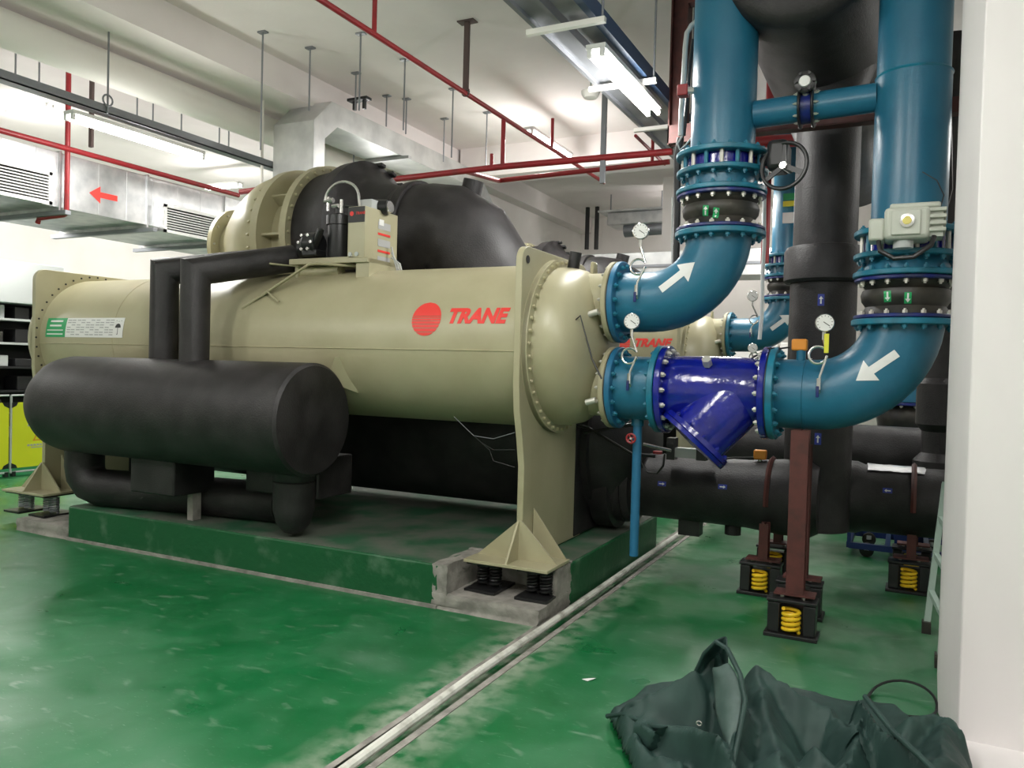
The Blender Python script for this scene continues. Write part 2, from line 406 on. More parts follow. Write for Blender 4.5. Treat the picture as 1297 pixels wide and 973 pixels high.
def chiller(lab):
    t = thing('water_chiller', lab, 'chiller', (-4.6, 5.5, .28), 'water chillers')
    sh = B().lathe((XL, CY, CZ0), (1, 0, 0), [(0, CR), (XR - XL, CR)], 128).obj('condenser_shell', beige, t)
    B().lathe((XL + 1.0, CY, CZ0), (1, 0, 0), [(0, CR + .001), (0, CR + .003), (.004, CR + .003), (.004, CR + .001)], 96, cap=False).obj('weld_seam', beige_d, sh)
    B().tube([(XL + .02, CY - math.cos(.02) * CR, CZ0 - .05), (XR, CY - CR * math.cos(.02), CZ0 - .05)], .004, 6).obj('weld_seam', beige_d, sh)
    tr = bvh(sh)
    # tube sheets
    for x, s in ((XR, 1), (XL, -1)):
        b = B().prism(sheet_outline(x - .02, CY - .61, CY + .52, 2.32, .29), (.045, 0, 0))
        p = b.obj('tube_sheet', beige, t, bevel=.004)
        B().lathe((x + (.025 if s > 0 else -.02) , CY - .53, 2.235), (s, 0, 0), [(0, .026), (.003, .026)], 24).obj('lifting_hole', dark, p)
        # evaporator tube sheet, wrapped in black foam
        B().box((x - .07, 5.47, .29), (x + .03, 6.85, 1.62)).obj('insulated_tube_sheet', black_i, t, bevel=.02)
        # foot
        yc = CY - .50
        ft = B().prism([(x - .30, yc - .19, .292), (x + .29, yc - .19, .292), (x + .29, yc + .17, .292), (x - .30, yc + .17, .292)], (0, 0, .02)).obj('foot_plate', beige, t, bevel=.003)
        B().prism([(x - .29, yc - .02, .31), (x - .0, yc - .02, .56), (x + .025, yc - .02, .56), (x + .28, yc - .02, .31)], (0, .014, 0)).obj('gusset', beige, t)
        B().prism([(x - .005, yc - .19, .31), (x - .005, yc - .02, .56), (x - .005, yc, .31)], (.014, 0, 0)).obj('gusset', beige, t)
        B().prism([(x + .03, yc + .15, .31), (x + .27, yc + .15, .31), (x + .03, yc + .15, .62)], (0, .014, 0)).obj('gusset', beige, t)
        for dx in (-.19, .17):
            so = B().box((x + dx - .11, yc - .17, .10), (x + dx + .11, yc + .13, .118)).obj('spring_base_plate', black_m, t)
            B().box((x + dx - .10, yc - .16, .276), (x + dx + .10, yc + .12, .291)).obj('spring_top_plate', black_m, t)
            for ddx in (-.045, .045):
              pts = [(x + dx + ddx + .035 * math.cos(a / 6 * PI), yc - .03 + .035 * math.sin(a / 6 * PI), .125 + a / 84 * .145) for a in range(85)]
              B().tube(pts, .009, 6).obj('coil_spring', steel_d if x == XL else black_m, so)
        ring = B()
        for i in range(44):
            a = 2 * PI * i / 44
            q = V((x + s * .03, CY + .575 * math.cos(a), CZ0 + .575 * math.sin(a)))
            if s > 0: ring.cyl(q, q + V((s * .055, 0, 0)), .012, n=6)
        # bolt holes on inner side of the far sheet read as dark dots
        if s < 0:
            for i in range(44):
                a = 2 * PI * i / 44
                q = V((x + .024, CY + .60 * math.cos(a), CZ0 + .60 * math.sin(a))); ring.cyl(q, q + V((.006, 0, 0)), .009, n=6)
        ring.obj('sheet_bolts', beige_d if s > 0 else dark, p, kind='stuff')
        B().lathe((x + (.0255 if s > 0 else -.02), CY, CZ0), (s, 0, 0), [(0, .50), (0, .60), (.035, .60), (.035, .50)], 64, cap=False).obj('flange_ring', beige, t, bevel=.003)
    # near water box: dished head with two nozzles
    wb = B().lathe((XR + .02, CY, CZ0), (1, 0, 0), [(0, .60), (.045, .60), (.05, .545), (.12, .54), (.20, .52), (.27, .47), (.325, .38), (.36, .25), (.37, 0)], 64).obj('water_box', beige, t)
    B().lathe((XL - .02, CY, CZ0), (-1, 0, 0), [(0, .60), (.045, .60), (.05, .545), (.12, .54), (.20, .52), (.27, .47), (.325, .38), (.36, .25), (.37, 0)], 64).obj('water_box', beige, t)
    B().cyl((XR + .13, CY - .03, 2.22), (XR + .15, CY - .03, 2.345), .042, n=20).obj('vent_cap', blackp, wb)
    B().prism([(XR + .20, CY + .1, 2.16), (XR + .20, CY + .22, 2.16), (XR + .20, CY + .20, 2.30), (XR + .20, CY + .12, 2.30)], (.025, 0, 0)).obj('lifting_lug', beige, wb, bevel=.01)
    for z in (2.0, 1.43):
        n_ = B().cyl((XR + .22, CY, z), (-1.745, CY, z), .197, n=48).obj('nozzle', beige, t)
        f = flange(n_, (-1.78, CY, z), (1, 0, 0), .272, .19, .035, beige, 0, name='nozzle_flange')
        bolts(f, (-1.78, CY, z), (-1, 0, 0), .238, 16, boltm, .013, .02)
        B().cyl((XR + .46 - .08, CY - .20, z - .08), (XR + .46 - .08, CY - .29, z - .09), .013, n=10).obj('drain_cock', boltm, n_)
        B().cyl((XR + .46 - .11, CY - .275, z - .10), (XR + .46 - .045, CY - .275, z - .08), .02, n=10).obj('drain_cock', boltm, n_)
    # lettering on the shell: red ball with stripes and the word
    th = lambda z: z
    o = at(540, 404, y=CY - CR + .02)
    R_ = .115; polys = []
    strips = [(-1, -.80), (-.76, -.56), (-.52, -.34), (-.30, -.14), (-.10, .02), (.06, .14), (.17, 1.0)]
    for a, b2 in strips:
        pts = []
        for k in range(13):
            y = a + (b2 - a) * k / 12; pts.append((R_ * math.sqrt(max(0, 1 - y * y)), R_ * y))
        pts2 = [(-x, y) for x, y in pts][::-1]
        polys.append(pts + pts2)
    decal('maker_emblem', polys, o, (1, 0, 0), (0, 0, 1), tr, redink, t)
    decal('maker_lettering', fit(text_polys('TRANE', .165, bold=.05), .45, .105), at(568, 410, y=CY - CR + .02), (1, 0, 0), (0, 0, 1), tr, redink, t)
    # notices on the far left of the shell
    a0 = at(62, 427, y=CY - CR + .03)
    st = decal('notice_green', [rect(0, 0, .27, .17)], a0, (1, 0, 0), (0, 0, 1), tr, greenp, t, .003, label='green notice with white lines of writing')
    decal('print_line', [rect(.05, .135, .22, .150), rect(.05, .095, .21, .110), rect(.02, .058, .24, .066), rect(.02, .022, .24, .032)], a0, (1, 0, 0), (0, 0, 1), tr, white, t, .0045)
    decal('notice_sheet', [rect(.272, 0, 1.02, .17)], a0, (1, 0, 0), (0, 0, 1), tr, white, t, .003, label='white printed sheet')
    pl = [rect(.29 + i * .125 + j * .058, .02 + k * .021, .29 + i * .125 + j * .058 + .048, .028 + k * .021) for i in range(5) for j in range(2) for k in range(7) if (i * 3 + j + k) % 4]
    decal('print_line', pl, a0, (1, 0, 0), (0, 0, 1), tr, greyink, t, .0045)
    um = [(.955 + .035 * math.cos(a * PI / 10), .085 + .035 * math.sin(a * PI / 10)) for a in range(11)]
    decal('umbrella_mark', [um, rect(.953, .03, .958, .085), rect(.945, .026, .958, .031), rect(.925, .14, .929, .148), rect(.955, .135, .959, .143), rect(.985, .14, .989, .148)], a0, (1, 0, 0), (0, 0, 1), tr, blackink, t, .0045)
    # evaporator (black foam) low behind the condenser
    B().lathe((XL, 6.15, .95), (1, 0, 0), [(0, .58), (XR - XL, .58)], 64).obj('evaporator_shell', black_i, t)
    B().lathe((XR, 6.15, .95), (1, 0, 0), [(0, .60), (.08, .60), (.09, .56), (.22, .54), (.34, .44), (.42, .30), (.44, 0)], 48).obj('insulated_water_box', black_i, t)
    b = B().lathe((XR + .05, 6.05, .655), (1, 0, 0), [(0, .36), (.15, .36), (.16, .31), (.225, .31)], 40); b.obj('insulated_nozzle', black_i, t)
    # compressor: axis along x
    Y, Z = 5.93, 2.66
    c = B().lathe((-4.80, Y, Z), (-1, 0, 0), [(0, .50), (0, .66), (.0, .70), (.07, .70), (.07, .60), (.12, .50), (.34, .50), (.34, .62), (.34, .69), (.42, .69), (.42, .64), (.50, .66), (.64, .63), (.84, .53), (1.02, .40), (1.12, .31), (1.22, .27)], 64)
    comp = c.obj('compressor_casing', beige, t)
    for i in range(10):
        a = 2 * PI * i / 10
        d = V((0, math.cos(a), math.sin(a))); p = V((-4.87, Y, Z)) + d * .55
        B().bar(p, p + V((-.33, 0, 0)), .02, .14, d).obj('rib', beige, comp)
    f = B().lathe((-6.02, Y, Z), (-1, 0, 0), [(0, .20), (0, .38), (.05, .38), (.05, .20)], 48, cap=False).obj('inlet_flange', beige, comp)
    bolts(f, (-6.02, Y, Z), (1, 0, 0), .34, 12, boltm, .012, .012)
    for xx, rr in ((-4.80, .665), (-5.28, .655)):
        bb = B()
        for i in range(36):
            a = 2 * PI * i / 36; q = V((xx, Y + rr * math.cos(a), Z + rr * math.sin(a))); bb.cyl(q, q + V((.02, 0, 0)), .013, n=6)
        bb.obj('flange_bolts', beige_d, comp, kind='stuff')
    b = B().lathe((-4.80, Y, Z), (1, 0, 0), [(0, .63), (.26, .66), (.28, .70), (.40, .71), (.42, .66), (.46, .60), (.62, .50), (.80, .46)], 64)
    mo = b.obj('insulated_motor', black_i, t)
    for i in range(4):
        a = math.radians(97 + i * 14); q = V((-4.42, Y - .71 * math.cos(a), Z + .71 * math.sin(a)))
        B().bar(q + V((-.03, 0, 0)), q + V((.07, 0, 0)), .07, .035, V((0, -math.cos(a), math.sin(a)))).obj('bolt_cover', blackp, mo, bevel=.008)
    # suction elbow down to the evaporator
    pts = [(-4.1, Y, Z), (-3.85, Y, Z), (-3.70, Y, Z), (-3.56, Y, Z - .01), (-3.42, Y + .02, Z - .08), (-3.22, Y + .05, Z - .38), (-2.96, Y + .1, Z - .80), (-2.80, Y + .15, Z - 1.4)]
    B().tube(pts, [.455, .465, .46, .45, .44, .43, .42, .42], 48).obj('suction_elbow', black_i, t, angle=25)
    B().lathe((-3.93, Y, Z), (1, 0, 0), [(0, .46), (.0, .49), (.10, .495), (.10, .46)], 48, cap=False).obj('elbow_band', black_i, t, bevel=.01)
    B().cyl((-3.45, Y + .12, Z + .38), (-3.42, Y + .12, Z + .50), .09, n=20).obj('insulated_plug', black_i, t)
    # oil supply and control panel on a bracket
    yp = 4.80
    p0 = at(441, 262, y=yp); p1 = at(461, 345, y=yp); zt, zb = p0.z + .0, 2.33
    x0, x1 = p0.x, p0.x + .16
    pan = B().box((x0, yp, zb), (x1, yp + .42, zt)).obj('control_panel', beige, t, bevel=.006)
    B().box((x0 + .005, yp - .004, zt - .12), (x1 - .004, yp + .004, zt - .005)).obj('panel_badge', blackink, pan, label='black badge with red emblem')
    bt = bvh(pan)
    decal('badge_emblem', [circle(.018, 20, .04, .0)], (x0, yp - .006, zt - .055), (1, 0, 0), (0, 0, 1), bt, redink, pan, .006)
    decal('badge_lettering', text_polys('TRANE', .028), (x0 + .075, yp - .006, zt - .063), (1, 0, 0), (0, 0, 1), bt, redink, pan, .006)
    for i, mm in enumerate((greyink, redink, greyink, redink, greyink)):
        h0 = zt - .09 - i * .065
        decal('warning_label', [rect(.16, h0 - .055, .32, h0) if i % 2 == 0 else rect(.16, h0 - .035, .32, h0 - .018)], (x1, yp, 0), (0, 1, 0), (0, 0, 1), bt, mm, pan, .002)
    decal('warning_label', [rect(.17, zt - .115, .23, zt - .07)], (x1, yp, 0), (0, 1, 0), (0, 0, 1), bt, white, pan, .004)
    for dx in (.03, .09): B().cyl((x0 + dx, yp - .008, zb + .03), (x0 + dx, yp, zb + .03), .017, n=16).obj('cable_gland', greym, pan)
    B().box((x0 + .07, yp + .02, 2.10), (x1 + .03, yp + .38, zb)).obj('panel_pedestal', beige, t)
    B().box((x0 + .0, yp - .002, zb - .03), (x1 + .03, yp + .42, zb)).obj('panel_lip', beige, t)
    xq = at(366, 326, y=yp).x
    B().box((xq, yp, 2.30), (x0 + .07, yp + .36, 2.345)).obj('bracket_shelf', beige, t, bevel=.004)
    B().cyl((xq + .03, yp + .12, 2.25), (xq + .42, yp + .12, 2.25), .05, n=24).obj('oil_cooler', beige, t)
    B().box((xq + .02, yp + .05, 2.18), (xq + .05, yp + .3, 2.30)).obj('shelf_leg', beige, t)
    q = at(428, 285, y=yp + .1)
    of = B().lathe((q.x, yp + .12, 2.345), (0, 0, 1), [(0, .085), (.01, .088), (.26, .088), (.262, .102), (.33, .102), (.335, .08), (.35, .05)], 32).obj('oil_filter', blackp, t)
    B().cyl((q.x, yp + .12, 2.69), (q.x, yp + .12, 2.77), .03, n=16).obj('valve_body', black_m, t)
    b = B(); b.cyl((q.x - .04, yp + .08, 2.75), (q.x + .02, yp + .08, 2.75), .016, n=10); b.cyl((q.x + .03, yp + .1, 2.66), (q.x + .03, yp + .1, 2.80), .014, n=10)
    b.cyl((q.x - .1, yp + .1, 2.72), (q.x - .1, yp + .1, 2.83), .014, n=10); b.cyl((q.x - .13, yp + .1, 2.80), (q.x - .05, yp + .1, 2.80), .020, n=10)
    b.obj('brass_fittings', chrome, t)
    hose = [(q.x - .11 + .16 * (1 - math.cos(a)), yp + .08, 2.80 + .13 * math.sin(a)) for a in [PI * i / 14 for i in range(15)]] + [(q.x + .21, yp + .1, 2.70), (q.x + .2, yp + .15, 2.55)]
    B().tube(hose, .011, 10).obj('braided_hose', chrome, t)
    B().tube([(q.x + .05, yp + .12, 2.75), (q.x + .22, yp + .2, 2.74), (x1 - .02, yp + .3, zt + .03)], .010, 8).obj('oil_line', blackp, t)
    mt = B().cyl((x0 + .06, yp + .2, zt + .03), (x1 + .02, yp + .25, zt + .03), .06, n=24).obj('small_motor', blackp, t)
    B().cyl((x1 + .015, yp + .25, zt + .03), (x1 + .05, yp + .25, zt + .035), .045, n=20).obj('motor_cap', chrome, t)
    B().box((x0 + .02, yp + .1, zt), (x1 - .02, yp + .2, zt + .07)).obj('junction_box', greym, t)
    # oil pump head
    q = at(388, 300, y=yp)
    pm = B().cyl((q.x - .13, yp + .12, 2.44), (q.x + .02, yp + .12, 2.44), .085, n=24); pm.obj('oil_pump', blackp, t)
    pm = B().cyl((q.x - .02, yp + .04, 2.46), (q.x + .10, yp + .04, 2.46), .09, n=20); pm.box((q.x - .02, yp - .03, 2.36), (q.x + .12, yp + .10, 2.41)); o = pm.obj('pump_head', black_m, t, bevel=.01)
    for i in range(6): 
        a = PI / 3 * i; bo = bpy.data.objects.new('bolt', bolt_mesh(chrome, .013, .016)); COL.objects.link(bo); bo.parent = o
        bo.location = V((q.x + .04 + .06 * math.cos(a), yp - .055, 2.46 + .06 * math.sin(a))) - t.location; bo.rotation_mode = 'QUATERNION'; bo.rotation_quaternion = V((0, 0, 1)).rotation_difference(V((0, -1, 0)))
    B().bar((q.x + .08, yp, 2.42), (q.x + .17, yp - .03, 2.56), .05, .03).obj('pump_cover', blackp, t, bevel=.008)
    # handrail tubes on the shell
    a = at(310, 388, y=4.62); b2 = at(395, 334, y=4.72); c2 = at(455, 337, y=4.9)
    B().tube([a, a.lerp(b2, .5), b2 - V((.03, 0, .005)), b2 + V((.04, 0, .0)), c2], .012, 8).obj('drain_tube', beige, t)
    B().tube([a + V((.0, -.03, -.02)), b2 + V((-.05, -.03, -.03)), b2 + V((-.4, -.02, .01))], .010, 8).obj('drain_tube', beige, t)
    B().tube([at(338, 369, y=4.62), at(353, 382, y=4.58)], .008, 6).obj('tube_clip', beige, t)
    for k in range(3): B().tube([(x1 + .03, yp + .3, 2.45 - k * .04), (x1 + .07 + k * .02, yp + .3, 2.32), (x1 + .10 + k * .02, yp + .32, 2.2)], .007, 6).obj('steel_line', greym, t)
    # black insulated flash tank in front, with legs and pipe work
    ty, tz, tr_ = 4.30, 1.145, .395
    xe = at(347, 530, y=ty - tr_).x; xs = -6.50
    prof = [(0, .02), (.02, .15), (.07, .25), (.15, .33), (.25, .38), (.34, tr_), (xe - xs - .02, tr_), (xe - xs, tr_ - .02)]
    B().lathe((xs, ty, tz), (1, 0, 0), prof, 72).obj('insulated_tank', black_i, t)
    def drop(xv, yv, zt_, x2, y2, z2):
        p = [(xv, yv, 1.45), (xv, yv, zt_ - .001), (xv, yv, zt_)]
        d = V((x2 - xv, y2 - yv, z2 - zt_)).normalized()
        up = B(); r = .108
        c = V((xv, yv, zt_)); m_ = (V((0, 0, 1)) + d).normalized()       # mitre plane
        n = 28; ring0 = []; ring1 = []; ring2 = []
        u = V((0, 0, 1)).cross(d).normalized(); k = u.cross(V((0, 0, 1))); nrm = (V((0, 0, 1)) - (-d)).normalized()
        for i in range(n):
            aa = 2 * PI * i / n; e = (u * math.cos(aa) + k * math.sin(aa)) * r
            tt = -(e.dot(nrm)) / nrm.z
            q1 = c + e + V((0, 0, tt)); ring1.append(q1); ring0.append(V((c.x + e.x, c.y + e.y, 1.42)))
            L_ = (V((x2, y2, z2)) - c).length; s_ = (q1 - c).dot(d); ring2.append(q1 + d * (L_ - s_))
        up.add(ring0 + ring1 + ring2, [(j * n + i, j * n + (i + 1) % n, (j + 1) * n + (i + 1) % n, (j + 1) * n + i) for j in (0, 1) for i in range(n)])
        return up
    e2 = at(372, 318, y=4.95)
    drop(at(247, 400, y=4.28).x, 4.28, 2.20, e2.x, 4.95, e2.z - .06).obj('insulated_pipe', black_i, t)
    drop(at(208, 400, y=4.42).x, 4.42, 2.23, e2.x - .15, 5.05, e2.z - .05).obj('insulated_pipe', black_i, t)
    # saddles and stubs below the tank
    sp = at(372, 640, y=4.42)
    B().lathe((sp.x, 4.42, 1.0), (0, 0, -1), [(0, .15), (.30, .15), (.31, .143), (.32, .15), (.52, .148), (.62, .12), (.68, .07), (.70, .01)], 36).obj('insulated_stub', black_i, t)
    sx = at(107, 600, y=4.42).x
    B().tube([(sx, 4.42, 1.05), (sx, 4.42, .62), (sx + .02, 4.42, .54), (sx + .08, 4.43, .47), (sx + .18, 4.45, .44), (sx + .9, 4.6, .44), (sx + 1.9, 4.75, .44)], .155, 28).obj('insulated_pipe', black_i, t)
    a = at(165, 585, y=4.2)
    B().box((a.x, 4.2, .50), (a.x + .48, 4.6, .84)).obj('float_box', black_i, t, bevel=.015)
    B().box((a.x + .38, 4.42, .285), (a.x + .44, 4.5, .50)).obj('box_leg', concr, t)
    B().box((a.x + .9, 4.5, .55), (a.x + 1.6, 4.9, .85)).obj('float_box', black_i, t, bevel=.015)
    for px in (120, 433):
        q = at(px, 462, y=4.62)
        B().prism([(q.x - .12, 4.60, q.z - .12), (q.x + .03, 4.50, q.z + .05), (q.x + .05, 4.65, q.z + .07), (q.x + .12, 4.65, q.z - .20)], (.0, .03, 0)).obj('saddle_gusset', beige, t)
    # loose control wires in front of the shell
    for k in range(3):
        pts = [at(575 + k * 8, 528 + k * 8, y=4.75), at(600 + k * 10, 552 + k * 9, y=4.62), at(625, 556 + k * 14, y=4.58), at(652, 548 + k * 22, y=4.55)]
        B().tube(pts, .0028, 6).obj('sensor_wire', blackp if k else steel_d, t)
    return t
ch1 = chiller('large beige chiller in the foreground with red lettering and a black insulated tank before it')
ch2 = copy_tree(ch1, V((-.17, 4.6, 0)), label='second beige chiller standing in the background behind the nearest one', skip=('notice_green', 'notice_sheet', 'umbrella_mark', 'print_line', 'sensor_wire'))

# ================================================================ BLUE PIPEWORK
PR = .198
def elbow_pts(p, d0, d1, R, n=14):
    """quarter bend from p heading d0 turning to d1"""
    p, d0, d1 = V(p), V(d0), V(d1)
    return [p + d0 * R * math.sin(a) + d1 * R * (1 - math.cos(a)) for a in [PI / 2 * i / n for i in range(n + 1)]]
RX1, RX2 = -1.085, -.015
def rubber_joint(x, y, z0, z1, lab, off=None):
    t = thing('rubber_joint', lab, 'pipe joint', (x, y, z0))
    h = z1 - z0
    b = B().lathe((x, y, z0 + .02), (0, 0, 1), [(0, .19), (0, .235), (.02, .225), (.05, .21), (h * .35, .232), (h * .5, .238), (h * .62, .228), (h - .09, .205), (h - .05, .235), (h - .04, .235), (h - .04, .19)], 56)
    body = b.obj('bellows', rubber, t)
    flange(t, (x, y, z0), (0, 0, 1), .275, .20, .022, blue_f, 16, side=1, name='ring', br=.015)
    flange(t, (x, y, z1 - .022), (0, 0, 1), .275, .20, .022, blue_f, 16, side=-1, name='ring', br=.015)
    bb = bvh(body)
    return t, body, bb
def stickers(t, body, bb, spots, ang):
    for px, py, rot in spots:
        q = at(px, py, y=body['fy']) ; o = V((q.x, q.y - .3, q.z)); 
        r = math.radians(rot)
        def R(p): return [(x * math.cos(r) - y * math.sin(r), x * math.sin(r) + y * math.cos(r)) for x, y in p]
        decal('sticker', [R(rect(-.018, -.03, .018, .03))], o, (1, 0, 0), (0, 0, 1), bb, greenp, t, .002, cell=.02)
        decal('sticker_arrow', [R(arrow(.05, ang))], o, (1, 0, 0), (0, 0, 1), bb, white, t, .0035, cell=.02)
def butterfly_valve(x, y, z0, z1, lab):
    t = thing('butterfly_valve', lab, 'valve', (x, y, z0))
    B().lathe((x, y, z0), (0, 0, 1), [(0, .18), (0, .215), (z1 - z0, .215), (z1 - z0, .18)], 48, cap=False).obj('body', blue, t)
    b = None
    for i in range(16):
        a = 2 * PI * (i + .5) / 16; p = V((x + .24 * math.cos(a), y + .24 * math.sin(a), z0 - .02))
        B().cyl(p, p + V((0, 0, z1 - z0 + .04)), .013, n=8).obj('stud', teal_f if i % 2 else boltm, t)
    return t

# --- upper line : nozzle -> elbow -> riser 1
def upper_line(yo, first, xo=0):
    y = CY + yo; RX1 = -1.085 + xo; dz = -.06
    L = (lambda a, b: a if first else b)
    t = thing('pipe_elbow', L('teal pipe elbow rising from the upper nozzle of the nearest chiller', 'smaller looking teal elbow with white arrow at the rear chiller, left of the black riser'), 'pipe', (-1.74 + xo, y, 2.0))
    z = 2.0
    pts = [(-1.71 + xo, y, z), (-1.62 + xo, y, z)] + elbow_pts((RX1 - .43, y, z), (1, 0, 0), (0, 0, 1), .43) + [(RX1, y, 2.435)]
    el = B().tube(pts, PR, 56).obj('pipe', teal, t)
    B().lathe((-1.745 + xo, y, z), (1, 0, 0), [(0, .19), (0, .262), (.006, .262), (.006, .19)], 48, cap=False).obj('gasket', rubber, t)
    flange(t, (-1.738 + xo, y, z), (1, 0, 0), .272, .19, .038, ltblue if first else teal_f, 16, bm=teal_f, side=1, br=.016)
    flange(t, (RX1, y, 2.40), (0, 0, 1), .28, .19, .035, teal_f, 16, bm=teal_f, side=-1, br=.016)
    tr = bvh(el)
    u = V((.72, -.35, .0)).normalized() if False else V((1, 0, 0))
    q = at(863, 352, y=5.0) if first else V((-1.31, y, 2.16))
    if not first: q = V((at(863, 352, y=5.0).x, y, at(863, 352, y=5.0).z))
    decal('flow_arrow', [arrow(.27, math.radians(38))], (q.x, y - .3, q.z), (1, 0, 0), (0, 0, 1), tr, white, t, .003)
    rj, body, bb = rubber_joint(RX1, y, 2.437, 2.665, L('black rubber expansion joint with green stickers on the left teal riser', 'black rubber joint on the distant teal riser left of the black insulated riser'))
    if first:
        body['fy'] = y - .24
        stickers(rj, body, bb, [(893, 266, -8), (906, 269, -10)], PI / 2)
    sp = thing('pipe_spool', L('short flanged teal spool between rubber joint and valve on the left riser', 'short teal spool above the rear riser rubber joint'), 'pipe', (RX1, y, 2.67))
    B().cyl((RX1, y, 2.67), (RX1, y, 2.81), PR + .005, n=48).obj('pipe', teal, sp)
    flange(sp, (RX1, y, 2.668), (0, 0, 1), .28, .19, .03, teal_f, 16, bm=teal_f, side=1, br=.015)
    flange(sp, (RX1, y, 2.785), (0, 0, 1), .28, .19, .03, teal_f, 16, bm=teal_f, side=-1, br=.015)
    vt = butterfly_valve(RX1, y, 2.818, 2.895, L('blue butterfly valve with black handwheel on the left riser', 'blue butterfly valve on the distant riser'))
    if True:
        yy = y - .06
        B().cyl((RX1 + .18, y, 2.855), (RX1 + .34, yy, 2.855), .035, n=16).obj('stem', blackp, vt)
        B().box((RX1 + .30, yy - .14, 2.76), (RX1 + .42, yy + .06, 2.94)).obj('gearbox', blackp, vt, bevel=.03)
        q = at(993, 210, y=4.90); wc = V((q.x, y - .20, q.z)); wd = V((-.25, -1, .05)).normalized(); uu, kk, _ = basis(wd)
        wh = B().tube([wc + (uu * math.cos(a) + kk * math.sin(a)) * .135 for a in [2 * PI * i / 40 for i in range(40)]], .0125, 10, closed=True).obj('handwheel', blackp, vt)
        for i in range(3):
            a = .6 + 2 * PI * i / 3; B().bar(wc, wc + (uu * math.cos(a) + kk * math.sin(a)) * .13, .028, .012, wd).obj('spoke', blackp, wh)
        B().cyl(wc - wd * .10, wc + wd * .02, .022, n=16).obj('hub', chrome, wh)
    rp = thing('riser_pipe', L('tall teal riser pipe nearest the grey conduits, left of the big black elbow', 'distant teal riser pipe seen between left riser and black riser'), 'pipe', (RX1, y, 2.90))
    B().cyl((RX1, y, 2.90), (RX1, y, CZ - .01), PR, n=56).obj('pipe', teal, rp)
    flange(rp, (RX1, y, 2.897), (0, 0, 1), .285, .19, .032, teal_f, 16, bm=teal_f, side=1, br=.015)
    return el
el1 = upper_line(0, True)
upper_line(4.6, False, -.17)

